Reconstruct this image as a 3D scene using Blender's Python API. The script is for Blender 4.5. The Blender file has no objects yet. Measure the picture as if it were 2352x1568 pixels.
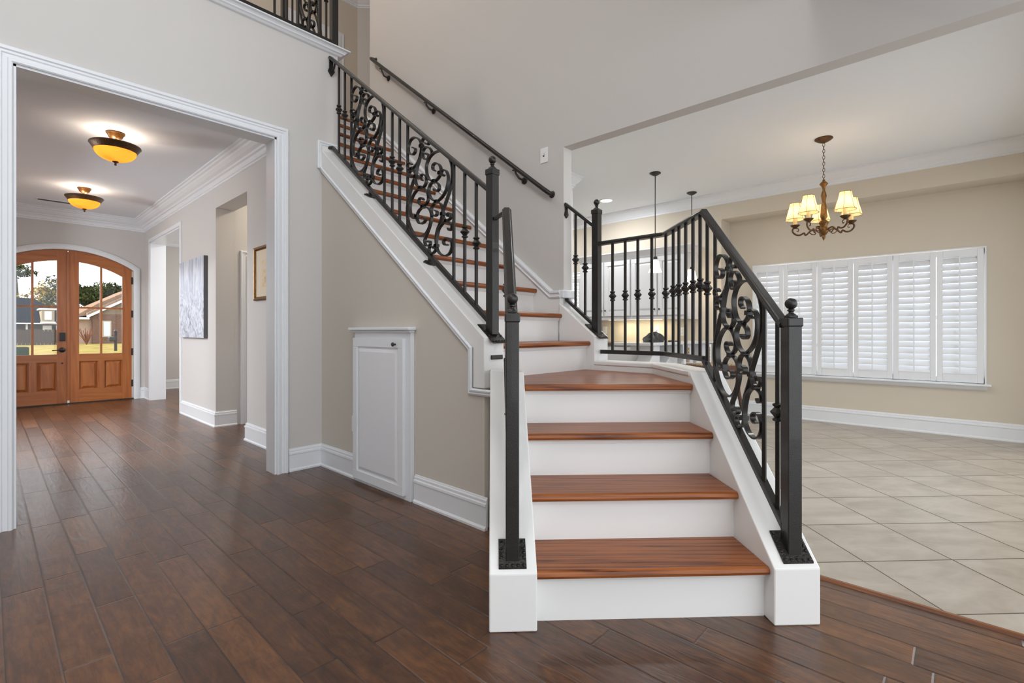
import bpy, math, random
from mathutils import Vector, Matrix
random.seed(7)
PI = math.pi
SC = bpy.context.scene
COL = SC.collection

# ------------------------------------------------------------------ camera
cam_d = bpy.data.cameras.new('camera'); cam = bpy.data.objects.new('camera', cam_d); COL.objects.link(cam)
cam.location = (0, 0, 1.065)
cam.rotation_euler = (PI/2, 0, -math.radians(47.23))
cam_d.sensor_width = 36.0; cam_d.sensor_fit = 'HORIZONTAL'
cam_d.lens = 1118.0*36/2352
cam_d.shift_y = (762.0-784.0)/2352
cam_d.clip_start = 0.02; cam_d.clip_end = 400
SC.camera = cam

# ------------------------------------------------------------------ world, sun, exposure
w = bpy.data.worlds.new('world'); SC.world = w; w.use_nodes = True
bg = w.node_tree.nodes['Background']
bg.inputs[0].default_value = (0.90, 0.95, 1.0, 1); bg.inputs[1].default_value = 2.3
sun_d = bpy.data.lights.new('sun', 'SUN'); sun_d.energy = 5.0; sun_d.angle = 0.01; sun_d.color = (1.0, 0.90, 0.74)
sun = bpy.data.objects.new('sun', sun_d); COL.objects.link(sun)
sun.rotation_euler = Vector((0.80, -0.42, -0.50)).to_track_quat('-Z', 'Y').to_euler()
SC.view_settings.view_transform = 'Standard'; SC.view_settings.look = 'None'
SC.view_settings.gamma = 1.0; SC.view_settings.use_curve_mapping = False
SC.view_settings.exposure = 0.32

def lamp(name, loc, power, color, radius=0.05, kind='POINT', size=0.3, down=True, spot=None):
    d = bpy.data.lights.new(name, kind); d.energy = power; d.color = color
    if kind == 'AREA':
        d.shape = 'DISK'; d.size = size
    elif kind == 'SPOT':
        d.shadow_soft_size = radius; d.spot_size = spot or 2.4; d.spot_blend = 0.7
    else:
        d.shadow_soft_size = radius
    o = bpy.data.objects.new(name, d); COL.objects.link(o); o.location = loc
    return o

lamp('hall_fill_light', (-0.5, 0.72, 4.4), 74, (0.94, 0.97, 1.0), 0.35)  # added fill without a fixture, brightens the hall walls
lamp('left_room_fill', (-1.6, 7.0, 1.9), 150, (0.90, 0.95, 1.0), 0.3)  # unseen fill added left of the foyer to brighten it
lamp('side_room_fill', (3.2, 8.6, 2.1), 26, (0.97, 0.98, 1.0), 0.3)  # unseen fill added for the room right of the foyer

# ------------------------------------------------------------------ node helpers
class NT:
    def __init__(s, name):
        s.m = bpy.data.materials.new(name); s.m.use_nodes = True
        s.n = s.m.node_tree.nodes; s.l = s.m.node_tree.links
        s.b = s.n['Principled BSDF']; s.out = s.n['Material Output']
    def node(s, t, **k):
        x = s.n.new(t)
        for a, v in k.items(): setattr(x, a, v)
        return x
    def val(s, sock, v):
        if isinstance(v, (int, float)): sock.default_value = v
        elif isinstance(v, tuple): sock.default_value = v
        else: s.l.new(v, sock)
    def math(s, op, a, b=0.0, c=None, clamp=False):
        x = s.node('ShaderNodeMath', operation=op, use_clamp=clamp)
        s.val(x.inputs[0], a); s.val(x.inputs[1], b)
        if c is not None: s.val(x.inputs[2], c)
        return x.outputs[0]
    def pos(s):
        g = s.node('ShaderNodeTexCoord'); return g.outputs['Object']
    def sep(s, v):
        x = s.node('ShaderNodeSeparateXYZ'); s.l.new(v, x.inputs[0]); return x.outputs
    def comb(s, x, y, z):
        c = s.node('ShaderNodeCombineXYZ'); s.val(c.inputs[0], x); s.val(c.inputs[1], y); s.val(c.inputs[2], z); return c.outputs[0]
    def noise(s, vec, scale=5., detail=3., rough=0.5, dist=0.0):
        x = s.node('ShaderNodeTexNoise'); s.l.new(vec, x.inputs['Vector'])
        x.inputs['Scale'].default_value = scale; x.inputs['Detail'].default_value = detail
        x.inputs['Roughness'].default_value = rough; x.inputs['Distortion'].default_value = dist
        return x.outputs['Fac']
    def white(s, vec):
        x = s.node('ShaderNodeTexWhiteNoise', noise_dimensions='3D'); s.l.new(vec, x.inputs['Vector']); return x.outputs['Value']
    def ramp(s, fac, stops):
        x = s.node('ShaderNodeValToRGB'); s.l.new(fac, x.inputs[0])
        e = x.color_ramp.elements
        while len(e) < len(stops): e.new(0.5)
        for i, (p, c) in enumerate(stops): e[i].position = p; e[i].color = (*c, 1)
        return x.outputs[0]
    def mix(s, f, a, b, blend='MIX'):
        x = s.node('ShaderNodeMix', data_type='RGBA', blend_type=blend)
        s.val(x.inputs[0], f); s.val(x.inputs[6], a); s.val(x.inputs[7], b); return x.outputs[2]
    def bump(s, h, strength=0.2, dist=0.01):
        x = s.node('ShaderNodeBump'); x.inputs['Strength'].default_value = strength; x.inputs['Distance'].default_value = dist
        s.l.new(h, x.inputs['Height']); s.l.new(x.outputs[0], s.b.inputs['Normal'])
    def color(s, c): s.val(s.b.inputs['Base Color'], c if not isinstance(c, tuple) or len(c) == 4 else (*c, 1))
    def rough(s, v): s.val(s.b.inputs['Roughness'], v)

def simple(name, c, rough=0.5, metal=0.0, bumpscale=None, bs=0.15, bd=0.002, vary=0.0, vs=3.0, spec=None, coat=0.0):
    t = NT(name); t.rough(rough); t.b.inputs['Metallic'].default_value = metal
    t.b.inputs['Coat Weight'].default_value = coat
    if spec is not None: t.b.inputs['Specular IOR Level'].default_value = spec
    if vary:
        n = t.noise(t.pos(), vs, 4.)
        t.color(t.mix(n, (*[x*(1-vary) for x in c], 1), (*[min(1, x*(1+vary)) for x in c], 1)))
    else: t.color(c)
    if bumpscale: t.bump(t.noise(t.pos(), bumpscale, 3.), bs, bd)
    return t.m

def emis(name, c, strength, base=(0.8, 0.8, 0.8)):
    t = NT(name); t.color(base); t.b.inputs['Emission Color'].default_value = (*c, 1); t.b.inputs['Emission Strength'].default_value = strength
    return t.m

M = {}
M['paint'] = simple('greige_wall_paint', (0.59, 0.565, 0.54), 0.75, bumpscale=160, bs=0.08, bd=0.002)
M['paint_warm'] = simple('warm_beige_wall_paint', (0.62, 0.555, 0.46), 0.75, bumpscale=160, bs=0.08, bd=0.002)
M['trim'] = simple('white_trim_paint', (0.77, 0.785, 0.81), 0.32, vary=0.015)
M['white'] = simple('white_satin_paint', (0.80, 0.79, 0.77), 0.38, vary=0.01)
M['ceiling'] = simple('ceiling_paint', (0.82, 0.845, 0.88), 0.9, bumpscale=120, bs=0.06)
M['iron'] = simple('black_wrought_iron', (0.022, 0.020, 0.018), 0.38, metal=0.35, bumpscale=260, bs=0.35, bd=0.0015, vary=0.3, vs=30, coat=0.15)
M['iron_plate'] = simple('hammered_iron', (0.028, 0.025, 0.022), 0.35, metal=0.5, bumpscale=95, bs=0.9, bd=0.004, vary=0.4, vs=40)
M['bronze'] = simple('antique_bronze', (0.10, 0.052, 0.022), 0.4, metal=0.6, bumpscale=120, bs=0.6, bd=0.003, vary=0.5, vs=60)
M['gold'] = simple('aged_gold', (0.17, 0.085, 0.025), 0.35, metal=0.7, bumpscale=90, bs=0.5, bd=0.003, vary=0.3, vs=40)
M['black'] = simple('black_metal', (0.02, 0.02, 0.02), 0.4)
M['plate'] = simple('white_plastic', (0.82, 0.82, 0.81), 0.4)
M['slot'] = simple('dark_slot', (0.05, 0.05, 0.05), 0.6)
M['cream'] = simple('cream_candle_sleeve', (0.85, 0.70, 0.42), 0.6)
M['cab'] = simple('cabinet_paint', (0.68, 0.68, 0.69), 0.4, vary=0.01)

def wood(name, stops, axis, scale=1.0, rough=0.3, coat=0.3, ring=9.0, bs=0.08, wv=0.30, sp=0.5, cross=1.6):
    t = NT(name); p = t.pos(); x, y, z = t.sep(p)
    st = [0.9, 0.9, 0.9]; st = {'X': (0.12, cross, cross), 'Y': (cross, 0.12, cross), 'Z': (cross, cross, 0.12), 'E': None}[axis]
    t.b.inputs['Specular IOR Level'].default_value = sp
    if axis == 'E':      # grain runs across the lower flight (diagonal of the house)
        a = t.math('MULTIPLY', t.math('ADD', x, y), 0.707*cross); b = t.math('MULTIPLY', t.math('SUBTRACT', x, y), 0.707*0.12)
        v = t.comb(a, b, t.math('MULTIPLY', z, cross))
    else:
        v = t.comb(t.math('MULTIPLY', x, st[0]), t.math('MULTIPLY', y, st[1]), t.math('MULTIPLY', z, st[2]))
    n1 = t.noise(v, ring*scale, 3., 0.55, 1.2)
    w_ = t.node('ShaderNodeTexWave', wave_type='BANDS', bands_direction='DIAGONAL'); t.l.new(v, w_.inputs[0])
    w_.inputs['Scale'].default_value = 5*scale; w_.inputs['Distortion'].default_value = 9; w_.inputs['Detail'].default_value = 3; w_.inputs['Detail Scale'].default_value = 1.6
    n2 = t.noise(v, 70*scale, 2., 0.6)
    f = t.math('ADD', t.math('MULTIPLY', w_.outputs['Fac'], wv), t.math('MULTIPLY', n1, 0.72-wv*0.6)); f = t.math('ADD', f, t.math('MULTIPLY', n2, 0.22))
    t.color(t.ramp(f, stops)); t.rough(rough); t.b.inputs['Coat Weight'].default_value = coat; t.b.inputs['Coat Roughness'].default_value = 0.12
    t.bump(f, bs, 0.002)
    return t.m
OAK = [(0.28, (0.050, 0.011, 0.003)), (0.41, (0.200, 0.055, 0.013)), (0.68, (0.34, 0.105, 0.026))]
M['oak_e'] = wood('red_oak_lower', OAK, 'E', 1.2, 0.34, 0.05, sp=0.32, cross=3.2, wv=0.26)
M['oak_x'] = wood('red_oak_upper', OAK, 'X', 1.2, 0.34, 0.05, sp=0.32, cross=3.2, wv=0.26)
DW = [(0.22, (0.27, 0.075, 0.018)), (0.50, (0.40, 0.125, 0.030)), (0.80, (0.50, 0.18, 0.045))]
M['door_z'] = wood('mahogany_door_stile', DW, 'Z', 0.8, 0.35, 0.15, wv=0.12)
M['door_x'] = wood('mahogany_door_rail', DW, 'X', 0.8, 0.35, 0.15, wv=0.12)
M['darkwood'] = wood('dark_walnut', [(0.3, (0.03, 0.012, 0.006)), (0.8, (0.14, 0.05, 0.02))], 'Z', 1.0, 0.3, 0.3)
M['oakstrip'] = wood('threshold_wood', [(0.3, (0.08, 0.022, 0.006)), (0.8, (0.26, 0.085, 0.022))], 'Y', 1.0, 0.3, 0.4)

# hand-scraped plank floor (boards run along Y, 12.3 cm wide)
def plank_floor():
    t = NT('hand_scraped_plank_floor'); x, y, z = t.sep(t.pos())
    W = 0.1232
    u = t.math('DIVIDE', t.math('SUBTRACT', x, 0.165-W*40), W)
    row = t.math('FLOOR', u); fu = t.math('FRACT', u)
    r1 = t.white(t.comb(row, 3.1, 0.0)); r2 = t.white(t.comb(row, 9.7, 2.0))
    L = t.math('ADD', t.math('MULTIPLY', r1, 0.45), 0.62)
    v = t.math('ADD', t.math('DIVIDE', y, L), t.math('MULTIPLY', r2, 11.0))
    v = t.math('ADD', v, 50.0)
    idx = t.math('FLOOR', v); fv = t.math('FRACT', v)
    rid = t.white(t.comb(row, idx, 1.0))
    # gaps
    du = t.math('MULTIPLY', t.math('MINIMUM', fu, t.math('SUBTRACT', 1.0, fu)), W)
    dv = t.math('MULTIPLY', t.math('MINIMUM', fv, t.math('SUBTRACT', 1.0, fv)), L)
    d = t.math('MINIMUM', du, dv)
    gap = t.math('SUBTRACT', 1.0, t.math('DIVIDE', d, 0.0022, clamp=True), clamp=True)
    bev = t.math('DIVIDE', d, 0.0060, clamp=True)
    pv = t.comb(t.math('MULTIPLY', x, 9.0), t.math('ADD', t.math('MULTIPLY', y, 1.2), t.math('MULTIPLY', rid, 37.0)), t.math('MULTIPLY', rid, 19.0))
    g = t.noise(pv, 3.4, 6., 0.72, 1.2)
    blot = t.noise(t.comb(t.math('MULTIPLY', x, 2.2), t.math('ADD', y, t.math('MULTIPLY', rid, 20.0)), rid), 5.5, 6., 0.68, 2.2)
    f = t.math('ADD', t.math('MULTIPLY', g, 0.50), t.math('MULTIPLY', blot, 0.42)); f = t.math('ADD', f, t.math('MULTIPLY', rid, 0.16)); f = t.math('SUBTRACT', f, 0.03)
    col = t.ramp(f, [(0.36, (0.038, 0.0140, 0.0060)), (0.50, (0.086, 0.0325, 0.0120)), (0.66, (0.172, 0.068, 0.021))])
    t.color(t.mix(gap, col, (0.006, 0.004, 0.003, 1)))
    t.rough(t.math('ADD', 0.25, t.math('MULTIPLY', blot, 0.16)))
    # scraped ripples: across the board, plus long undulation
    rp = t.noise(t.comb(t.math('MULTIPLY', x, 11.0), t.math('ADD', t.math('MULTIPLY', y, 1.6), t.math('MULTIPLY', rid, 31.0)), rid), 2.4, 2.5, 0.5, 1.4)
    ch = t.noise(t.comb(t.math('MULTIPLY', x, 10.0), t.math('ADD', t.math('MULTIPLY', y, 60.0), t.math('MULTIPLY', rid, 13.0)), rid), 1.0, 1.0)
    msk = t.math('MULTIPLY', t.math('SUBTRACT', t.noise(t.comb(t.math('MULTIPLY', x, 6.0), t.math('MULTIPLY', y, 5.0), t.math('ADD', rid, 5.0)), 1.4, 1.0), 0.56, clamp=True), 6.0, clamp=True)
    h = t.math('ADD', t.math('MULTIPLY', bev, 1.5), t.math('MULTIPLY', rp, 1.1)); h = t.math('ADD', h, t.math('MULTIPLY', t.math('MULTIPLY', ch, msk), 0.5))
    t.bump(h, 0.70, 0.0026)
    t.b.inputs['Specular IOR Level'].default_value = 0.60; t.b.inputs['Coat Weight'].default_value = 0.16; t.b.inputs['Coat Roughness'].default_value = 0.20
    return t.m
M['planks'] = plank_floor()

def tile_floor():
    t = NT('diagonal_floor_tile'); x, y, z = t.sep(t.pos()); W = 0.4265
    e = t.math('MULTIPLY', t.math('ADD', x, y), 0.70711); s_ = t.math('MULTIPLY', t.math('SUBTRACT', x, y), 0.70711)
    a = t.math('DIVIDE', t.math('SUBTRACT', e, 2.194-W*30), W); b = t.math('DIVIDE', t.math('SUBTRACT', s_, 1.719-W*30), W)
    fa = t.math('FRACT', a); fb = t.math('FRACT', b)
    da = t.math('MINIMUM', fa, t.math('SUBTRACT', 1.0, fa)); db = t.math('MINIMUM', fb, t.math('SUBTRACT', 1.0, fb))
    d = t.math('MULTIPLY', t.math('MINIMUM', da, db), W)
    g = t.math('LESS_THAN', d, 0.0032); bev = t.math('DIVIDE', d, 0.006, clamp=True)
    rid = t.white(t.comb(t.math('FLOOR', a), t.math('FLOOR', b), 0.0))
    n = t.noise(t.comb(t.math('MULTIPLY', e, 2.2), t.math('ADD', s_, t.math('MULTIPLY', rid, 9.0)), rid), 3.0, 5., 0.6, 0.6)
    col = t.ramp(n, [(0.3, (0.30, 0.255, 0.195)), (0.55, (0.40, 0.35, 0.285)), (0.8, (0.48, 0.43, 0.36))])
    t.color(t.mix(g, col, (0.055, 0.033, 0.016, 1))); t.rough(0.36)
    t.bump(t.math('ADD', bev, t.math('MULTIPLY', n, 0.3)), 0.35, 0.003)
    return t.m
M['tiles'] = tile_floor()

def glass(name='window_glass', tint=(1, 1, 1), refl=0.025):
    t = NT(name); tr = t.node('ShaderNodeBsdfTransparent'); tr.inputs[0].default_value = (*tint, 1)
    gl = t.node('ShaderNodeBsdfGlossy'); gl.inputs['Roughness'].default_value = 0.02
    mx = t.node('ShaderNodeMixShader'); mx.inputs[0].default_value = refl
    t.l.new(tr.outputs[0], mx.inputs[1]); t.l.new(gl.outputs[0], mx.inputs[2]); t.l.new(mx.outputs[0], t.out.inputs[0])
    return t.m
M['glass'] = glass()

def lampglass(name, c, emit, e_strength, tr_w=0.75):
    t = NT(name); tl = t.node('ShaderNodeBsdfTranslucent'); tl.inputs[0].default_value = (*c, 1)
    df = t.node('ShaderNodeBsdfDiffuse'); df.inputs[0].default_value = (*c, 1)
    mx = t.node('ShaderNodeMixShader'); mx.inputs[0].default_value = tr_w
    em = t.node('ShaderNodeEmission'); em.inputs[0].default_value = (*emit, 1); em.inputs[1].default_value = e_strength
    ad = t.node('ShaderNodeAddShader')
    t.l.new(df.outputs[0], mx.inputs[1]); t.l.new(tl.outputs[0], mx.inputs[2])
    t.l.new(mx.outputs[0], ad.inputs[0]); t.l.new(em.outputs[0], ad.inputs[1]); t.l.new(ad.outputs[0], t.out.inputs[0])
    return t.m
M['amber'] = lampglass('amber_alabaster_glass', (0.42, 0.095, 0.010), (1.0, 0.34, 0.035), 0.50)
M['shade'] = lampglass('cream_fabric_shade', (0.80, 0.60, 0.32), (1.0, 0.72, 0.34), 0.42)
M['frost'] = lampglass('frosted_glass_shade', (0.95, 0.90, 0.80), (1.0, 0.90, 0.72), 0.75)
M['bulb'] = emis('lit_bulb', (1.0, 0.82, 0.50), 14.0)
M['can'] = emis('recessed_lens', (1.0, 0.96, 0.88), 5.0)
M['strip'] = emis('under_cabinet_tube', (1.0, 0.86, 0.60), 6.0)

# ------------------------------------------------------------------ mesh helpers
def es(e, s, z=0.0): return ((e+s)*0.70710678, (e-s)*0.70710678, z)
ID = lambda a, b, c: (a, b, c)
XZ = lambda a, b, c: (a, c, b)      # profile in X,Z; depth along Y
YZ = lambda a, b, c: (c, a, b)      # profile in Y,Z; depth along X
EZ = lambda a, b, c: es(a, c, b)    # profile in e,z; depth along s
class MB:
    def __init__(s, T=ID): s.v = []; s.f = []; s.T = T
    def add(s, vs, fs):
        o = len(s.v); s.v += [Vector(p) for p in vs]; s.f += [tuple(i+o for i in f) for f in fs]; return s
    def box(s, x0, x1, y0, y1, z0, z1, T=None):
        T = T or s.T
        c = [(x, y, z) for z in (z0, z1) for y in (y0, y1) for x in (x0, x1)]
        return s.add([T(*p) for p in c], [(0, 2, 3, 1), (4, 5, 7, 6), (0, 1, 5, 4), (2, 6, 7, 3), (0, 4, 6, 2), (1, 3, 7, 5)])
    def prism(s, poly, c0, c1, T=None):
        T = T or s.T; n = len(poly)
        vs = [T(a, b, c0) for a, b in poly]+[T(a, b, c1) for a, b in poly]
        return s.add(vs, [tuple(range(n-1, -1, -1)), tuple(range(n, 2*n))]+[(i, (i+1) % n, (i+1) % n+n, i+n) for i in range(n)])
    def beam(s, p0, p1, wd, h):
        p0 = Vector(p0); p1 = Vector(p1); d = p1-p0; sd = Vector((-d.y, d.x, 0))
        sd = sd.normalized()*wd/2 if sd.length > 1e-6 else Vector((wd/2, 0, 0))
        up = Vector((0, 0, h/2))
        vs = [p+a*sd+b*up for p in (p0, p1) for a, b in ((-1, -1), (1, -1), (1, 1), (-1, 1))]
        return s.add(vs, [(3, 2, 1, 0), (4, 5, 6, 7)]+[(i, (i+1) % 4, (i+1) % 4+4, i+4) for i in range(4)])
    def sweep(s, prof, path, N, closed=False):
        """prof: (a, b): a sideways (left of travel about N), b along N; path: 3D points in a plane normal to N; mitred."""
        N = Vector(N).normalized(); P = [Vector(p) for p in path]; n = len(P); m = len(prof); rings = []
        for i, p in enumerate(P):
            t0 = (P[i]-P[i-1]).normalized() if (i > 0 or closed) else None
            t1 = (P[(i+1) % n]-P[i]).normalized() if (i < n-1 or closed) else None
            if t0 is None: t0 = t1
            if t1 is None: t1 = t0
            n0 = N.cross(t0); n1 = N.cross(t1); b = n0+n1
            if b.length < 1e-6: b = n0.copy()
            b.normalize(); k = 1.0/max(0.3, b.dot(n0))
            rings.append([p+b*k*a+N*c for a, c in prof])
        vs = [q for r in rings for q in r]; fs = []
        for i in range(n if closed else n-1):
            j = (i+1) % n
            for q in range(m): fs.append((i*m+q, i*m+(q+1) % m, j*m+(q+1) % m, j*m+q))
        if not closed: fs += [tuple(range(m-1, -1, -1)), tuple((n-1)*m+q for q in range(m))]
        return s.add(vs, fs)
    def tube(s, path, r, n=10, taper=None):
        P = [Vector(p) for p in path]; vs = []; fs = []; up = None
        for i, p in enumerate(P):
            t = (P[min(i+1, len(P)-1)]-P[max(i-1, 0)]).normalized()
            if up is None: up = t.orthogonal().normalized()
            up = (up-t*up.dot(t)).normalized(); sd = t.cross(up); rr = r if taper is None else taper[i]
            vs += [p+(up*math.cos(2*PI*k/n)+sd*math.sin(2*PI*k/n))*rr for k in range(n)]
        for i in range(len(P)-1):
            for k in range(n): fs.append((i*n+k, i*n+(k+1) % n, (i+1)*n+(k+1) % n, (i+1)*n+k))
        fs += [tuple(range(n-1, -1, -1)), tuple((len(P)-1)*n+k for k in range(n))]
        return s.add(vs, fs)
    def lathe(s, prof, c=(0, 0, 0), n=24, axis='Z'):
        vs = []; fs = []; c = Vector(c)
        for r, z in prof:
            for k in range(n):
                a = 2*PI*k/n; p = (max(r, 1e-5)*math.cos(a), max(r, 1e-5)*math.sin(a), z)
                if axis == 'X': p = (p[2], p[0], p[1])
                if axis == 'Y': p = (p[0], p[2], p[1])
                vs.append(c+Vector(p))
        for i in range(len(prof)-1):
            for k in range(n): fs.append((i*n+k, i*n+(k+1) % n, (i+1)*n+(k+1) % n, (i+1)*n+k))
        return s.add(vs, fs)
    def build(s, name, m, parent=None, smooth=False, bevel=0.0, seg=2, origin=None, recalc=True):
        me = bpy.data.meshes.new(name)
        o = bpy.data.objects.new(name, me); COL.objects.link(o)
        wo = Vector((0, 0, 0))
        if parent is not None: o.parent = parent; wo = wpos(parent)
        org = Vector(origin) if origin is not None else wo
        me.from_pydata([tuple(v-org) for v in s.v], [], s.f); me.update()
        if recalc:
            import bmesh
            b = bmesh.new(); b.from_mesh(me); bmesh.ops.recalc_face_normals(b, faces=b.faces); b.to_mesh(me); b.free()
        o.location = org-wo if parent is not None else org
        me.materials.append(m)
        if smooth:
            for p in me.polygons: p.use_smooth = True
            me.set_sharp_from_angle(angle=math.radians(38)) if hasattr(me, 'set_sharp_from_angle') else None
        if bevel > 0:
            bv = o.modifiers.new('bevel', 'BEVEL'); bv.width = bevel; bv.segments = seg; bv.limit_method = 'ANGLE'; bv.angle_limit = math.radians(35)
        return o
def wpos(o):
    p = Vector(o.location)
    while o.parent: o = o.parent; p += Vector(o.location)
    return p
def thing(name, loc, label, cat, group=None):
    o = bpy.data.objects.new(name, None); COL.objects.link(o); o.location = loc; o.empty_display_size = 0.1
    o['label'] = label; o['category'] = cat
    if group: o['group'] = group
    return o
def tag(o, label, cat, group=None):
    o['label'] = label; o['category'] = cat
    if group: o['group'] = group
    return o
def struct(o, label=None):
    o['kind'] = 'structure'
    if label: o['label'] = label
    return o
def S(name, mb, m, **k): return struct(mb.build(name, m, **k))
def rrect(x0, x1, y0, y1): return [(x0, y0), (x1, y0), (x1, y1), (x0, y1)]

# ================================================================== SETTING
CZ = 2.85; HZ = 6.30; F2 = 3.40
# --- floors
S('floor_planks', MB().prism([(-4, -3), (2.455, -3), (2.455, 2.0), (3.05, 2.0), (3.05, 4.95), (3.4, 4.95), (3.4, 6.3), (3.9, 6.3), (3.9, 11.2), (-3, 11.2), (-3, 5), (-4, 5)], -0.1, 0.0), M['planks'])
S('floor_tiles', MB().prism([(2.455, -3), (7.0, -3), (7.0, 6.2), (3.05, 6.2), (3.05, 2.0), (2.455, 2.0)], -0.1, 0.0), M['tiles'])
S('trim_threshold', MB().prism([(2.440, 0), (2.444, 0.006), (2.451, 0.010), (2.463, 0.010), (2.468, 0.007), (2.471, 0)], -3, 0.9, T=lambda a, b, c: (a, c, b)), M['oakstrip'])
# --- two-storey hall shell
def wall_x(name, x0, x1, y0, y1, holes, z1, m, z0=0.0):
    """wall slab x0..x1 thick, y0..y1 long, rectangular holes (ya,yb,za,zb)"""
    b = MB(); ys = sorted({y0, y1, *[h[0] for h in holes], *[h[1] for h in holes]})
    for a, c in zip(ys, ys[1:]):
        zz = [z0]; mid = (a+c)/2
        for h in sorted(holes, key=lambda h: h[2]):
            if h[0] < mid < h[1]:
                if h[2] > zz[-1]: b.box(x0, x1, a, c, zz[-1], h[2])
                zz.append(h[3])
        if zz[-1] < z1: b.box(x0, x1, a, c, zz[-1], z1)
    return b
def wall_y(name, y0, y1, x0, x1, holes, z1, m, z0=0.0):
    b = wall_x(name, y0, y1, x0, x1, holes, z1, m, z0); b.v = [Vector((v.y, v.x, v.z)) for v in b.v]; return b
S('wall_header', wall_x('', 2.95, 3.05, -3, 4.92, [(-3.0, 2.2, 0, 2.455)], HZ, M['paint']), M['paint'])
S('wall_foyer_opening', wall_y('', 3.77, 3.91, -2.6, 1.83, [(0.11, 1.475, 0, 2.52)], 3.34, M['paint']), M['paint'])
S('wall_stair_side', MB().box(1.83, 1.965, 3.77, 4.92, 0, 3.34), M['paint'])
M['under_tone'] = simple('understair_wall_tone', (0.60, 0.555, 0.49), 0.75, bumpscale=160, bs=0.08, bd=0.002)  # wall colour slightly warmer than the hall walls
S('wall_understair', MB(YZ).prism([(1.895, 0), (3.77, 0), (3.77, 2.40), (1.895, 0.93)], 1.83, 1.965), M['under_tone'])
S('wall_left', MB().box(-2.7, -2.6, -3, 3.91, 0, HZ), M['paint'])
S('ceiling_hall', MB().box(-2.7, 4.6, -3, 7.1, HZ, HZ+0.1), M['ceiling'])
S('ceiling_soffit', MB().box(0.9, 2.95, -3, 0.60, 2.88, HZ), M['paint'])
CROWN = [(0, 0), (0.095, 0), (0.095, -0.014), (0.078, -0.022), (0.070, -0.040), (0.045, -0.072), (0.024, -0.092), (0.020, -0.110), (0.010, -0.116), (0.010, -0.135), (0, -0.140)]
SOFC = [(0, 0), (0.035, 0), (0.035, -0.010), (0.02, -0.03), (0.012, -0.045), (0.0, -0.05)]
S('trim_soffit', MB().sweep([(-a, b+2.882) for a, b in SOFC], [(2.94, 0.585, 0), (2.94, -3, 0)], (0, 0, 1)), M['trim'])
# upper floor and hallway
S('floor_upper', MB().prism([(-2.7, 3.85), (1.965, 3.85), (1.965, 4.982), (4.6, 4.982), (4.6, 7.1), (-2.7, 7.1)], F2-0.3, F2), M['oak_x'])
S('wall_upper_back', MB().box(-2.7, 3.98, 7.0, 7.1, F2, HZ), M['paint_warm'])
S('wall_upper_corner', MB().prism([(3.98, 7.0), (4.6, 6.38), (4.7, 6.48), (4.05, 7.1)], F2, HZ), M['paint'])
S('wall_upper_east', MB().box(4.6, 4.7, 4.82, 7.1, F2, HZ), M['paint'])
S('wall_upper_right', MB().box(3.05, 4.6, 4.82, 4.92, F2, HZ), M['paint'])
S('wall_upper_left', MB().box(-2.7, -2.6, 3.91, 7.1, F2, HZ), M['paint'])
S('wall_stair_end', MB().box(1.965, 3.05, 4.93, 5.03, 0, F2-0.3), M['paint'])
S('trim_upper_crown', MB().sweep([(-a, HZ+b) for a, b in CROWN], [(-2.6, 7.0, 0), (3.98, 7.0, 0), (4.6, 6.38, 0)], (0, 0, 1)), M['trim'])
# upper door in the hallway
CAS = [(0, 0), (0, 0.016), (0.012, 0.022), (0.03, 0.020), (0.045, 0.014), (0.06, 0.012), (0.075, 0.018), (0.085, 0.014), (0.085, 0)]
d3 = S('door_2', MB().box(2.98, 3.66, 6.975, 7.0, F2, 5.56), M['white'])
b = MB(XZ)
for (xa, xb) in ((3.06, 3.28), (3.36, 3.58)):
    for (za, zb) in ((3.55, 4.1), (4.25, 4.9), (5.0, 5.45)): b.prism(rrect(xa, xb, za, zb), 6.965, 6.976)
b.build('door_panel', M['white'], d3, bevel=0.006)
S('trim_upper_door', MB().sweep([(a, c) for a, c in CAS], [(2.98, 7.0, F2), (2.98, 7.0, 5.56), (3.66, 7.0, 5.56), (3.66, 7.0, F2)], (0, -1, 0)), M['trim'])
# cornice under the balcony
COR = [(0, 0), (0.070, 0), (0.076, -0.005), (0.074, -0.012), (0.056, -0.017), (0.046, -0.026), (0.041, -0.034), (0.030, -0.039), (0.018, -0.049), (0, -0.052)]
S('trim_balcony', MB().sweep([(-a, 3.374+b) for a, b in COR], [(-2.6, 3.77, 0), (1.965, 3.77, 0), (1.965, 4.9, 0)], (0, 0, 1)), M['trim'])
S('trim_balcony_cap', MB().prism([(-2.6, 3.77), (1.965, 3.77), (1.965, 4.9), (1.83, 4.9), (1.83, 3.91), (-2.6, 3.91)], 3.34, 3.374), M['trim'])

# --- baseboards
BB = [(0, 0), (0.024, 0), (0.024, 0.012), (0.015, 0.022), (0.015, 0.125), (0.020, 0.129), (0.019, 0.142), (0.011, 0.146), (0.012, 0.160), (0.006, 0.166), (0.005, 0.172), (0, 0.174)]
def base(name, path, side=-1): return S(name, MB().sweep([(side*a, b) for a, b in BB], [(x, y, 0) for x, y in path], (0, 0, 1)), M['trim'])
base('baseboard_hall', [(1.565, 3.77), (1.83, 3.77), (1.83, 3.225)])
base('baseboard_understair', [(1.83, 2.515), (1.83, 1.87)])
base('baseboard_hall_left', [(-2.6, 3.77), (0.02, 3.77)])

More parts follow.
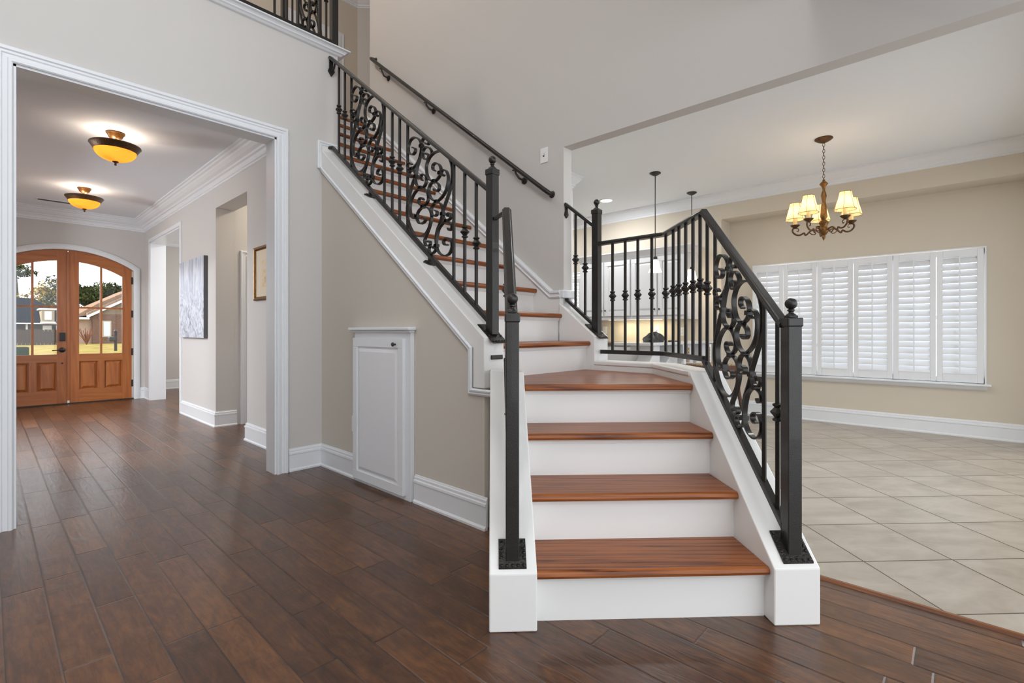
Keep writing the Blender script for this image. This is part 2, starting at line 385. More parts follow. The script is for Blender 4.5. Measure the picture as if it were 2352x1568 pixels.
# --- cased opening to the foyer
CAS2 = [(0, 0), (0, 0.018), (0.006, 0.024), (0.018, 0.024), (0.022, 0.018), (0.040, 0.014), (0.046, 0.020), (0.058, 0.018), (0.064, 0.026), (0.078, 0.026), (0.084, 0.020), (0.084, 0)]
op = [(0.10, 3.77, 0), (0.10, 3.77, 2.515), (1.475, 3.77, 2.515), (1.475, 3.77, 0)]
S('trim_foyer_casing', MB().sweep(CAS2, op, (0, -1, 0)), M['trim'])
S('trim_foyer_jamb', MB().box(0.085, 0.112, 3.765, 3.925, 0, 2.52).box(1.463, 1.485, 3.765, 3.925, 0, 2.52).box(0.10, 1.475, 3.765, 3.925, 2.503, 2.52), M['trim'])
S('trim_foyer_casing_back', MB().sweep([(-a, b) for a, b in CAS2], [(x, 3.91, z) for x, y, z in op], (0, 1, 0)), M['trim'])

# --- foyer
FX0, FX1, FY = -0.09, 1.747, 9.70
S('wall_foyer_right', wall_x('', FX1, FX1+0.19, 3.91, 9.75, [(5.17, 6.13, 0, 2.45), (7.56, 9.30, 0, 2.46)], CZ, M['paint']), M['paint'])
S('wall_foyer_left', wall_x('', FX0-0.14, FX0, 3.91, 9.75, [(5.6, 8.6, 0, 2.45)], CZ, M['paint']), M['paint'])
S('wall_left_room', MB().box(-3.1, -3.0, 3.91, 9.86, 0, CZ).box(-3.1, FX0-0.14, 9.75, 9.86, 0, CZ), M['paint'])
ARCX, ARCH, ARW = 0.829, 2.02, 0.752
def arc(w_, zs, rise, n=20, x=ARCX):
    R = (w_*w_+rise*rise)/(2*rise); cz = zs+rise-R; a = math.asin(w_/R)
    return [(x+R*math.sin(-a+2*a*k/n), cz+R*math.cos(-a+2*a*k/n)) for k in range(n+1)]
arcp = arc(ARW+0.02, 2.035, 0.245)
poly = [(ARCX-ARW-0.02, 0)]+arcp+[(ARCX+ARW+0.02, 0), (1.95, 0), (1.95, CZ), (-0.3, CZ), (-0.3, 0)]
S('wall_foyer_front', MB(XZ).prism(poly, FY, FY+0.16), M['paint'])
cp = [(ARCX-ARW-0.02, 0)]+arcp+[(ARCX+ARW+0.02, 0)]
S('trim_door_casing', MB().sweep([(0.0, -0.002), (0, 0.022), (0.01, 0.028), (0.07, 0.026), (0.08, 0.018), (0.08, -0.002)], [(x, FY, z) for x, z in cp], (0, -1, 0)), M['trim'], smooth=True)
S('ceiling_foyer', MB().prism([(-3.1, 3.85), (1.90, 3.85), (1.90, 5.0), (4.5, 5.0), (4.5, 11.1), (-3.1, 11.1)], CZ, CZ+0.1), M['ceiling'])
CR2 = [(0, 0), (0.16, 0), (0.16, -0.016), (0.142, -0.022), (0.138, -0.036), (0.120, -0.046), (0.112, -0.060), (0.086, -0.084), (0.060, -0.098), (0.052, -0.112), (0.036, -0.120), (0.026, -0.140), (0.024, -0.156), (0.014, -0.162), (0.014, -0.178), (0, -0.184)]
S('trim_foyer_crown', MB().sweep([(-a, CZ+b) for a, b in CR2], [(FX0, 3.91, 0), (FX0, FY, 0), (FX1, FY, 0), (FX1, 3.91, 0)], (0, 0, 1)), M['trim'])
base('baseboard_foyer_right', [(FX1, 7.50), (FX1, 6.13), (1.96, 6.13)])
base('baseboard_foyer_near', [(2.4, 5.17), (FX1, 5.17), (FX1, 3.91)])
base('baseboard_foyer_front', [(ARCX+ARW+0.10, FY), (FX1, FY), (FX1, 9.36)])
# opening to the room on the right: cased panel jamb
S('trim_side_opening', MB().sweep([(0, 0), (0, 0.020), (0.05, 0.020), (0.055, 0.012), (0.055, 0)], [(FX1, 9.30, 0), (FX1, 9.30, 2.46), (FX1, 7.56, 2.46), (FX1, 7.56, 0)], (-1, 0, 0)), M['trim'])
S('trim_side_jamb', MB().box(FX1-0.005, FX1+0.195, 9.28, 9.302, 0, 2.46).box(FX1-0.005, FX1+0.195, 7.558, 7.58, 0, 2.46).box(FX1-0.005, FX1+0.195, 7.56, 9.30, 2.44, 2.462), M['trim'])
S('wall_side_room', MB().box(1.94, 4.5, 10.9, 11.0, 0, CZ).box(1.94, 1.99, 9.75, 10.9, 0, CZ), M['paint'])
S('wall_side_room_right', MB().box(4.4, 4.5, 6.23, 11.0, 0, CZ), M['paint_warm'])
base('baseboard_side_room', [(1.99, 10.9), (4.4, 10.9)])
S('trim_side_room_crown', MB().sweep([(-a, CZ+b) for a, b in CR2], [(1.99, 9.8, 0), (1.99, 10.9, 0), (4.4, 10.9, 0)], (0, 0, 1)), M['trim'])
# hall recess and far door into a sun room
S('wall_recess_far', wall_y('', 6.13, 6.23, 1.936, 3.2, [(2.08, 2.86, 0, 1.92)], CZ, M['paint']), M['paint'])
S('wall_recess_end', MB().box(3.1, 3.2, 4.93, 6.2, 0, CZ), M['paint'])
S('trim_recess_door', MB().sweep(CAS2, [(2.08, 6.13, 0), (2.08, 6.13, 1.92), (2.86, 6.13, 1.92), (2.86, 6.13, 0)], (0, -1, 0)), M['trim'])
S('trim_recess_jamb', MB().box(2.07, 2.09, 6.125, 6.235, 0, 1.93).box(2.85, 2.87, 6.125, 6.235, 0, 1.93).box(2.08, 2.86, 6.125, 6.235, 1.91, 1.93), M['trim'])
# window of that room
S('window_3', MB(XZ).prism([(3.16, 0.75), (3.26, 0.75), (3.26, 2.16), (4.16, 2.16), (4.16, 0.75), (4.26, 0.75), (4.26, 2.3), (3.16, 2.3)], 10.87, 10.90)
  .box(3.26, 4.16, 10.87, 10.90, 0.75, 0.82, T=ID).box(3.69, 3.73, 10.875, 10.895, 0.8, 2.2, T=ID).box(3.26, 4.16, 10.875, 10.895, 1.45, 1.48, T=ID), M['trim'])
M['brightpane'] = emis('daylit_pane', (0.95, 0.98, 1.0), 1.6)
struct(MB().box(3.26, 4.16, 10.888, 10.899, 0.78, 2.2).build('window_4', M['brightpane']), None)

# --- kitchen / breakfast room shell
S('wall_kitchen', MB().box(6.45, 6.9, 2.284, 6.2, 0, CZ).box(6.45, 6.9, -0.95, 2.284, 2.518, CZ), M['paint_warm'])
WY0, WY1, WZ0, WZ1 = -0.165, 1.985, 0.545, 1.91
S('wall_window', wall_x('', 6.76, 6.9, -0.95, 2.284, [(WY0, WY1, WZ0, WZ1)], 2.518, M['paint_warm']), M['paint_warm'])
S('wall_breakfast_side', wall_y('', -0.95, -0.85, 3.0, 6.9, [(3.4, 6.2, 0.0, 2.3)], CZ, M['paint_warm']), M['paint_warm'])
S('wall_kitchen_far', MB().box(3.05, 6.9, 6.1, 6.2, 0, CZ), M['paint_warm'])
S('wall_kitchen_stub', MB().box(3.05, 4.54, 3.31, 3.45, 0, CZ), M['paint_warm'])
S('trim_stub_end', MB().box(4.54, 4.585, 3.29, 3.47, 0, CZ).box(4.44, 4.54, 3.292, 3.31, 0, CZ), M['trim'])
S('ceiling_kitchen', MB().box(3.05, 6.9, -0.95, 6.2, CZ, CZ+0.1), M['ceiling'])
S('trim_kitchen_crown', MB().sweep([(-a, CZ+b) for a, b in CROWN], [(3.05, 3.31, 0), (4.585, 3.29, 0), (4.585, 3.47, 0), (3.05, 3.45, 0)], (0, 0, 1)), M['trim'])
S('trim_breakfast_crown', MB().sweep([(a, CZ+b) for a, b in CROWN], [(6.45, 6.1, 0), (6.45, -0.85, 0), (3.05, -0.85, 0)], (0, 0, -1)) if False else
  MB().sweep([(-a, CZ+b) for a, b in CROWN], [(3.05, 6.1, 0), (6.45, 6.1, 0), (6.45, -0.85, 0), (3.05, -0.85, 0)], (0, 0, 1)), M['trim'])
base('baseboard_window_wall', [(6.45, 2.284), (6.76, 2.284), (6.76, -0.85)])

# ================================================================== STAIRCASE
stair = thing('staircase', (1.9, 1.8, 0), 'white staircase with red oak treads that turns at a landing and climbs along the wall', 'staircase')
E0, RUN, RZ = 1.748, 0.231, 0.2
S0, S1 = 0.157, 1.018
for k in range(1, 4):
    e = E0+RUN*(k-1)
    b = MB(EZ).prism([(e, k*RZ-0.018), (e+0.003, k*RZ-0.006), (e+0.012, k*RZ), (e+RUN+0.05, k*RZ), (e+RUN+0.05, k*RZ-0.032), (e+0.012, k*RZ-0.032), (e+0.003, k*RZ-0.028)], S0+0.001, S1-0.001)
    b.build('tread', M['oak_e'], stair, bevel=0.003)
for k in range(1, 5):
    e = E0+RUN*(k-1)+0.042
    b = MB(EZ).prism(rrect(e, e+0.018, (k-1)*RZ, k*RZ-0.031), S0, S1)
    b.prism([(e-0.016, k*RZ-0.032), (e, k*RZ-0.032), (e, k*RZ-0.052), (e-0.006, k*RZ-0.052), (e-0.008, k*RZ-0.042), (e-0.015, k*RZ-0.038)], S0, S1)
    b.build('riser', M['white'], stair)
eL = E0+RUN*3
lp = [es(eL, S0)[:2], es(eL, S1)[:2], (2.889, 2.889-1.018*1.41421), (2.889, 1.97), (1.966, 1.97), (1.966, 1.966-S0*1.41421)]
MB().prism(lp, 0.768, 0.8).build('landing', M['oak_e'], stair, bevel=0.008, seg=3)
for k in range(5, 18):
    y = 1.92+0.25*(k-5); z = k*RZ
    b = MB(YZ).prism([(y, z-0.018), (y+0.003, z-0.006), (y+0.012, z), (y+0.29, z), (y+0.29, z-0.032), (y+0.012, z-0.032), (y+0.003, z-0.028)], 1.966, 2.905 if k > 6 else 2.899)
    b.build('tread', M['oak_x'], stair, bevel=0.003)
    y2 = y+0.04
    b = MB(YZ).prism(rrect(y2, y2+0.018, z-RZ, z-0.031), 1.966, 2.905)
    b.prism([(y2-0.016, z-0.032), (y2, z-0.032), (y2, z-0.052), (y2-0.006, z-0.052), (y2-0.014, z-0.038)], 1.966, 2.905)
    b.build('riser', M['white'], stair)
SL = 0.854
def curbz(e): return 0.206+SL*(e-1.724)
eT = 2.49
# left curb
b = MB(EZ).prism([(1.724, 0), (1.724, 0.206), (eT, 0.86), (2.66, 0.86), (2.66, 0)], -0.014, 0.157)
b.build('curb', M['white'], stair, bevel=0.005)
# right curb, turning into the landing knee wall
b = MB(EZ).prism([(1.724, 0), (1.724, 0.206), (eT, 0.86), (eT+0.02, 0.86), (eT+0.02, 0)], 1.018, 1.19)
b.build('curb', M['white'], stair, bevel=0.005)
kp = [es(eT-0.006, 1.012)[:2], (2.884, 2.884-1.012*1.41421), (2.884, 1.89), (3.076, 1.89), (3.076, 3.076-1.196*1.41421), es(eT-0.006, 1.196)[:2]]
kb = [es(eT, 1.018)[:2], (2.89, 2.89-1.018*1.41421), (2.89, 1.92), (3.07, 1.92), (3.07, 3.07-1.19*1.41421), es(eT, 1.19)[:2]]
MB().prism(kb, 0.0, 0.835).prism(kp, 0.835, 0.861).build('knee_wall', M['white'], stair, bevel=0.006)
MB(YZ).prism([(1.89, 0), (1.89, 1.034), (2.2, 1.28), (2.2, 0)], 2.892, 3.07).build('curb', M['white'], stair, bevel=0.005)
# left upper stringer with its moulded band
def cz2(y): return 1.034+0.795*(y-1.89)
b = MB(YZ).prism([(1.886, 0.76), (1.886, 1.034), (3.77, cz2(3.77)), (3.77, cz2(3.77)-0.13), (1.975, cz2(1.975)-0.125), (1.975, 0.76)], 1.818, 1.972)
b.build('stringer', M['white'], stair, bevel=0.004)
mp = [(1.818, 1.83, 0.752), (1.818, 1.982, 0.752), (1.818, 1.982, cz2(1.982)-0.128), (1.818, 3.765, cz2(3.765)-0.133)]
MOULD = [(-0.004, 0), (-0.004, 0.006), (0.004, 0.014), (0.012, 0.012), (0.016, 0.005), (0.024, 0.008), (0.030, 0.003), (0.034, 0)]
MB().sweep(MOULD, mp, (-1, 0, 0)).build('stringer_moulding', M['trim'], stair)
MB().box(1.79, 1.97, 3.752, 3.772, 2.372, 2.585).build('stringer_return', M['white'], stair)
MB().sweep([(-a, c) for a, c in MOULD], [(1.83, 3.752, 2.368), (1.79, 3.752, 2.368), (1.79, 3.752, 2.585), (1.965, 3.752, 2.585)], (0, -1, 0)).build('stringer_moulding', M['trim'], stair)
# wall skirt with cap moulding
b = MB(YZ).prism([(2.2, 1.06), (2.2, 1.372), (2.285, 1.372), (4.93, 3.49), (4.93, 3.12), (2.28, 1.0)], 2.904, 2.952)
b.build('skirt_board', M['white'], stair)
sk = [(2.945, 2.196, 1.345), (2.945, 2.285, 1.345), (2.945, 4.93, 3.462)]
SKP = [(-0.028, 0), (-0.028, 0.012), (-0.016, 0.020), (-0.008, 0.014), (0.004, 0.016), (0.012, 0.026), (0.024, 0.026), (0.030, 0.016), (0.034, 0)]
MB().sweep([(-a, c+0.037) for a, c in SKP], sk, (-1, 0, 0)).build('skirt_moulding', M['trim'], stair)
MB().sweep([(a, b+1.345) for a, b in [(0, -0.028), (0.012, -0.028), (0.020, -0.016), (0.014, -0.008), (0.016, 0.004), (0.026, 0.012), (0.026, 0.024), (0.016, 0.030), (0, 0.034)]],
           [(2.90, 2.2, 0), (3.05, 2.2, 0)], (0, 0, -1)).build('skirt_moulding', M['trim'], stair) if False else None
MB().box(2.90, 3.065, 2.168, 2.2, 1.318, 1.378).build('skirt_moulding', M['trim'], stair, bevel=0.008)

# ================================================================== IRONWORK
_bal = {}
def baluster(parent, p, h, knuckle=True):
    """square bar with a turned knuckle, foot at p"""
    key = round(h, 3)
    if key not in _bal:
        a = MB().box(-0.0072, 0.0072, -0.0072, 0.0072, 0, h)
        o = a.build('baluster', M['iron'], None); k_ = MB()
        prof = [(0.010, -0.036), (0.019, -0.032), (0.019, -0.026), (0.012, -0.020), (0.018, -0.012), (0.027, -0.002), (0.027, 0.002), (0.018, 0.012), (0.012, 0.020), (0.019, 0.026), (0.019, 0.032), (0.010, 0.036)]
        k_.lathe(prof, (0, 0, 0), 8); kk = k_.build('knuckle', M['iron'], None)
        _bal[key] = (o.data, kk.data); bpy.data.objects.remove(o); bpy.data.objects.remove(kk)
    bd, kd = _bal[key]
    o = bpy.data.objects.new('baluster', bd); COL.objects.link(o); o.parent = parent; o.location = Vector(p)-wpos(parent)
    if knuckle:
        c = bpy.data.objects.new('knuckle', kd); COL.objects.link(c); c.parent = o; c.location = (0, 0, h*0.51)
    return o
def newel(parent, T, z0, z1, w_=0.052, plate=None):
    """T(a,b,c): local plan coords -> world, centred on the post"""
    h = w_/2
    n = MB(T).box(-h, h, -h, h, z0, z1).build('newel_post', M['iron'], parent, bevel=0.003)
    c0 = Vector(T(0, 0, 0))
    k = h*1.16
    MB(T).box(-k, k, -k, k, z1-0.008, z1+0.026).box(-h*0.7, h*0.7, -h*0.7, h*0.7, z1+0.024, z1+0.036).build('cap', M['iron'], n, bevel=0.005)
    pr = [(0, 0.034), (0.018, 0.034), (0.015, 0.040), (0.009, 0.044), (0.008, 0.048), (0.013, 0.052), (0.013, 0.056), (0.008, 0.059)]
    pr += [(0.0215*math.sin(a), 0.0785-0.0215*math.cos(a)) for a in [0.38+k_*(PI-0.38)/10 for k_ in range(11)]]
    MB().lathe(pr, (c0.x, c0.y, z1), 24).build('finial', M['iron'], n, smooth=True)
    if plate: 
        pb = MB(); f, la, lb = plate
        q = []
        for dz in (0.0, 0.007): q += [Vector(T(a, b_, 0))+Vector((0, 0, f(a)+dz)) for a, b_ in ((-la, -lb), (la, -lb), (la, lb), (-la, lb))]
        pb.add(q, [(3, 2, 1, 0), (4, 5, 6, 7), (0, 1, 5, 4), (1, 2, 6, 5), (2, 3, 7, 6), (3, 0, 4, 7)])
        rv = pb
        for a, b_ in [(-la*.84, -lb*.8), (la*.84, -lb*.8), (la*.84, lb*.8), (-la*.84, lb*.8), (-la*.86, 0), (-la*.86, lb*.4), (-la*.86, -lb*.4), (la*.3, -lb*.84), (-la*.3, -lb*.84), (la*.3, lb*.84), (-la*.3, lb*.84), (0, lb*.84), (0, -lb*.84)]:
            cc = Vector(T(a, b_, 0))+Vector((0, 0, f(a)+0.006))
            rv.lathe([(0.0075, 0), (0.0065, 0.0035), (0.003, 0.005), (0, 0.0055)], cc, 8)
        pb.build('base_plate', M['iron_plate'], n)
    return n
SCR = [[(42,465),(27,467),(4,449),(-2,426),(19,424),(61,452),(103,501),(135,559),(149,605),(152,641),(140,667),(112,673),(74,658),(36,622),(13,578),(8,539),(27,525),(61,541),(85,573),(84,592),(56,582)],
[(192,685),(209,685),(228,702),(231,725),(207,726),(174,704),(156,670),(153,642),(148,602),(131,547),(109,488),(93,425),(88,395),(93,370),(112,361),(145,372),(180,401),(201,439),(202,472),(180,477),(153,458),(143,435),(160,428)],
[(190,613),(214,629),(228,621),(216,596),(188,578),(167,585),(166,617),(190,654),(229,676),(254,670),(262,648)],
[(54,395),(30,372),(15,380),(28,410),(58,432),(82,432),(88,411),(67,372),(40,304),(12,218),(-3,148),(0,89),(21,52),(58,31),(103,34),(148,60),(192,104),(226,158),(250,218),(256,262),(242,287),(209,286),(166,259),(126,213),(106,172),(107,140),(133,133),(173,164),(194,196),(180,202),(157,184)],
[(82,161),(100,159),(76,129),(47,123),(30,149),(33,203),(63,272),(106,334),(148,371),(190,388),(219,375),(223,346),(207,311),(171,270),(139,259),(123,270),(133,294),(160,315),(171,309)],
[(290,563),(269,563),(272,589),(300,617),(333,625),(349,608),(345,575),(318,530),(280,492),(237,477),(212,493),(203,531),(216,580),(250,636),(300,686),(357,720),(405,726),(437,712),(454,682),(457,644),(452,586),(429,512),(391,418),(367,355),(375,326),(401,325),(433,353),(446,381),(433,389),(411,369),(415,357)],
[(381,591),(364,575),(347,581),(365,610),(397,625),(417,606),(417,565),(397,503),(357,438),(307,383),(259,368),(233,384),(231,420),(254,464),(288,493),(325,501),(334,481),(313,450),(285,437),(284,448)],
[(288,315),(309,321),(309,302),(284,277),(259,274),(254,302),(275,346),(309,378),(345,391),(366,377),(365,340),(345,282),(313,204),(301,150),(304,98),(288,58),(254,22),(231,25),(237,52),(263,75),(275,69)],
[(417,288),(430,283),(451,309),(448,333),(417,325),(375,293),(333,233),(313,173),(304,121),(313,90),(341,81),(389,101),(429,141),(452,190),(451,224),(429,234),(393,208),(374,175),(387,166),(413,185)],
[(256,246),(237,181),(212,122),(187,63),(194,38),(220,46),(245,76),(237,89),(213,68)]]
SCK = [(151,644),(47,436),(90,413),(142,370),(281,493),(341,580),(307,381),(168,264),(103,160),(365,342),(402,320),(304,106)]
def smooth_path(P, n=4):
    out = []
    for i in range(len(P)-1):
        p0 = P[max(i-1, 0)]; p1 = P[i]; p2 = P[i+1]; p3 = P[min(i+2, len(P)-1)]
        for k in range(n):
            t = k/n
            out.append(tuple(0.5*((2*p1[j])+(-p0[j]+p2[j])*t+(2*p0[j]-5*p1[j]+4*p2[j]-p3[j])*t*t+(-p0[j]+3*p1[j]-3*p2[j]+p3[j])*t**3) for j in (0, 1)))
    out.append(P[-1]); return out
def scroll_panel(parent, start, dirv, N, slope, width, height, wd=0.022):
    """start: foot of the upper bar on the bottom rail; dirv: horizontal unit vector downhill"""
    st = Vector(start); dv = Vector(dirv); kx = width/470.0; kz = height/752.0
    def pt(a, b): return st+dv*(a*kx)+Vector((0, 0, b*kz-slope*a*kx))
    Nv = Vector(N)
    pn = bpy.data.objects.new('scroll_panel', None); COL.objects.link(pn); pn.parent = parent; pn.location = st-wpos(parent); pn.empty_display_size = 0.05
    for a, b in SCK:
        p = pt(a, b); c = MB()
        for r_, z0_, z1_ in ((0.013, -0.010, -0.004), (0.0145, -0.003, 0.003), (0.013, 0.004, 0.010), (0.0115, -0.0095, 0.0095)):
            c.add([p+dv*(sx*r_)+Nv*(sy*0.0135)+Vector((0, 0, zz)) for zz in (z0_, z1_) for sx, sy in ((-1, -1), (1, -1), (1, 1), (-1, 1))],
                  [(3, 2, 1, 0), (4, 5, 6, 7), (0, 1, 5, 4), (1, 2, 6, 5), (2, 3, 7, 6), (3, 0, 4, 7)])
        c.build('collar', M['iron'], pn)
    for cv in SCR:
        P = [pt(a, b) for a, b in smooth_path(cv)]
        MB().sweep([(-0.0038, -wd/2), (0.0038, -wd/2), (0.0038, wd/2), (-0.0038, wd/2)], P, N).build('scroll', M['iron'], pn, smooth=True)
    return pn
RAILP = [(-0.024, -0.010), (0.024, -0.010), (0.024, 0.004), (0.017, 0.010), (0.013, 0.016), (-0.013, 0.016), (-0.017, 0.010), (-0.024, 0.004)]
def rail_moulded(mb, path):
    """path of 3D points; horizontal bends; section kept upright"""
    P = [Vector(p) for p in path]; rings = []
    for i, p in enumerate(P):
        def sd(d): return Vector((-d.y, d.x, 0)).normalized()
        n0 = sd(P[i]-P[i-1]) if i else sd(P[1]-P[0]); n1 = sd(P[i+1]-P[i]) if i < len(P)-1 else n0
        if not i: n0 = n1
        bb = (n0+n1).normalized(); k = 1/bb.dot(n0)
        rings.append([p+bb*k*a+Vector((0, 0, c)) for a, c in RAILP])
    m = len(RAILP); vs = [q for r in rings for q in r]; fs = []
    for i in range(len(P)-1):
        for q in range(m): fs.append((i*m+q, i*m+(q+1) % m, (i+1)*m+(q+1) % m, (i+1)*m+q))
    fs += [tuple(range(m-1, -1, -1)), tuple((len(P)-1)*m+q for q in range(m))]
    return mb.add(vs, fs)

# ---- left railing: upper flight plus the short run down to the floor newel
XR = 1.905
lr = thing('stair_railing', (XR, 1.91, 1.05), 'black wrought iron railing with two scroll panels on the wall side of the stairs', 'railing')
def zb(y): return 1.163+0.793*(y-1.983)
def zt(y): return 1.877+0.784*(y-1.958)
rail_moulded(MB(), [(XR, 1.925, zt(1.925)-0.006), (XR, 3.765, zt(3.765)-0.006)]).build('top_rail', M['iron'], lr, bevel=0.001)
MB().beam((XR, 1.93, zb(1.93)), (XR, 3.73, zb(3.73)), 0.030, 0.030).beam((XR, 3.72, zb(3.73)), (XR-0.03, 3.775, zb(3.73)+0.002), 0.026, 0.022).build('bottom_rail', M['iron'], lr, bevel=0.002)
newel(lr, lambda a, b_, c: (XR+b_, 1.91+a, c), 1.05, 1.938, plate=(lambda a: cz2(1.91+a)+0.002, 0.062, 0.055))
for y in (3.635, 3.542, 2.888, 2.799, 2.139, 2.040): baluster(lr, (XR, y, zb(y)), zt(y)-0.02-zb(y))
for y in (3.442, 2.985, 2.707, 2.237): baluster(lr, (XR, y, zb(y)), zt(y)-0.02-zb(y), False)
scroll_panel(lr, (XR, 3.442, zb(3.442)), (0, -1, 0), (1, 0, 0), 0.793, 0.460, 0.752)
scroll_panel(lr, (XR, 2.707, zb(2.707)), (0, -1, 0), (1, 0, 0), 0.793, 0.470, 0.752)
def clampfoot(y):
    z = zb(y)-0.012; zc = cz2(y)+0.003
    b = MB(); q = []
    for dz in (0, 0.008): q += [(XR+dx, y+dy, cz2(y+dy)+0.002+dz) for dx, dy in ((-0.052, 0), (-0.02, -0.02), (0.03, -0.02), (0.03, 0.02), (-0.02, 0.02))]
    b.add(q, [(4, 3, 2, 1, 0), (5, 6, 7, 8, 9)]+[(i, (i+1) % 5, (i+1) % 5+5, i+5) for i in range(5)])
    b.box(XR-0.01, XR+0.01, y-0.008, y+0.008, zc, z+0.01)
    b.build('foot_clamp', M['iron_plate'], lr, bevel=0.002)
clampfoot(3.17); clampfoot(2.47)
b = MB(); b.box(XR-0.016, XR+0.016, 3.758, 3.772, zt(3.73)-0.075, zt(3.73)+0.005)
b.prism([(XR, zt(3.73)-0.13), (XR+0.028, zt(3.73)-0.09), (XR+0.018, zt(3.73)-0.06), (XR, zt(3.73)-0.045), (XR-0.018, zt(3.73)-0.06), (XR-0.028, zt(3.73)-0.09)], 3.752, 3.768, T=XZ)
b.tube([(XR, 3.70, zt(3.70)-0.02), (XR, 3.715, zt(3.70)-0.055), (XR, 3.745, zt(3.70)-0.075), (XR, 3.76, zt(3.7)-0.06)], 0.008, 8)
b.build('wall_bracket', M['iron_plate'], lr, bevel=0.002)
# lower left run
SLf = 0.07
def zbl(e): return 0.339+0.84*(e-1.811)
def ztl(e): return 1.092+0.847*(e-1.802)
def T_es(e0, s0): return lambda a, b_, c: es(e0+a, s0+b_, c)
newel(lr, T_es(1.776, SLf), 0.20, 1.107, 0.048, plate=(lambda a: curbz(1.776+a)+0.002, 0.040, 0.050))
rail_moulded(MB(), [es(1.80, SLf, ztl(1.80)), es(2.51, SLf, ztl(2.51))]).build('top_rail', M['iron'], lr, bevel=0.001)
MB().beam(es(1.80, SLf, zbl(1.80)), es(2.50, SLf, zbl(2.50)), 0.030, 0.026).beam(es(2.495, SLf, 0.916), es(2.585, SLf, 0.916), 0.028, 0.024).beam((1.868, 1.882, 0.926), (1.955, 1.882, 0.926), 0.010, 0.024).build('bottom_rail', M['iron'], lr, bevel=0.002)
MB().beam(es(2.50, SLf, 1.685), (XR, 1.90, 1.685), 0.018, 0.016).build('connector', M['iron'], lr)
for e in (1.848, 2.468): baluster(lr, es(e, SLf, zbl(e)), ztl(e)-0.01-zbl(e))
for e in (1.942, 2.379): baluster(lr, es(e, SLf, zbl(e)), ztl(e)-0.01-zbl(e), False)
D45 = 0.70710678
scroll_panel(lr, es(2.379, SLf, zbl(2.379)), (-D45, -D45, 0), (D45, -D45, 0), 0.84, 0.437, 0.775)

# ---- right railing
SR = 1.104
rr_ = thing('stair_railing', (2.03, 0.47, 0.2), 'black wrought iron railing with one scroll panel wrapping the open side of the landing', 'railing')
XK = 2.975
cA = es(2.505, SR); cB = (XK, XK-SR*1.41421)
newel(rr_, T_es(1.782, SR+0.012), 0.20, 1.092, 0.052, plate=(lambda a: curbz(1.782+a)+0.002, 0.046, 0.056))
rail_moulded(MB(), [es(1.80, SR, ztl(1.80)), (cA[0], cA[1], 1.692)]).build('top_rail', M['iron'], rr_, bevel=0.001)
rail_moulded(MB(), [(cA[0], cA[1], 1.692), (cB[0], cB[1], 1.692), (XK, 1.90, 1.692)]).build('top_rail', M['iron'], rr_, bevel=0.001)
MB().beam(es(1.80, SR, zbl(1.80)), es(2.505, SR, zbl(2.505)), 0.030, 0.030).build('bottom_rail', M['iron'], rr_, bevel=0.002)
MB().beam(es(2.49, SR, 0.925), (cB[0], cB[1], 0.925), 0.030, 0.028).beam((cB[0], cB[1]-0.012, 0.925), (XK, 1.885, 0.925), 0.030, 0.028).build('bottom_rail', M['iron'], rr_, bevel=0.002)
newel(rr_, lambda a, b_, c: (XK+b_, 1.925+a, c), 1.05, 1.915, plate=(lambda a: cz2(1.925+a)+0.004, 0.062, 0.055))
baluster(rr_, es(1.848, SR, zbl(1.848)), ztl(1.848)-0.01-zbl(1.848))
baluster(rr_, es(2.468, SR, 0.915), 0.735)
for e in (1.942, 2.379): baluster(rr_, es(e, SR, zbl(e)), ztl(e)-0.01-zbl(e), False)
scroll_panel(rr_, es(2.379, SR, zbl(2.379)), (-D45, -D45, 0), (D45, -D45, 0), 0.84, 0.437, 0.775)
for e in (2.555, 2.649, 2.75, 2.852, 2.943): baluster(rr_, es(e, SR, 0.93), 0.755)
for y in (1.402, 1.499, 1.600, 1.695, 1.794): baluster(rr_, (XK, y, 0.93), 0.755)
def zt3(y): return 1.828+0.80*(y-1.95)
def zb3(y): return 1.118+0.80*(y-1.95)
rail_moulded(MB(), [(XK, 1.94, zt3(1.94)), (XK, 2.195, zt3(2.195))]).build('top_rail', M['iron'], rr_, bevel=0.001)
MB().beam((XK, 1.94, zb3(1.94)), (XK, 2.195, zb3(2.195)), 0.030, 0.028).build('bottom_rail', M['iron'], rr_, bevel=0.002)
for y in (2.023, 2.108): baluster(rr_, (XK, y, zb3(y)), zt3(y)-0.01-zb3(y))
MB().prism([(XK, 1.92), (XK+0.022, 1.945), (XK+0.014, 1.97), (XK, 1.98), (XK-0.014, 1.97), (XK-0.022, 1.945)], 2.186, 2.199, T=XZ).box(XK-0.010, XK+0.010, 2.185, 2.199, 1.97, 2.02, T=ID).build('wall_bracket', M['iron_plate'], rr_, bevel=0.002)

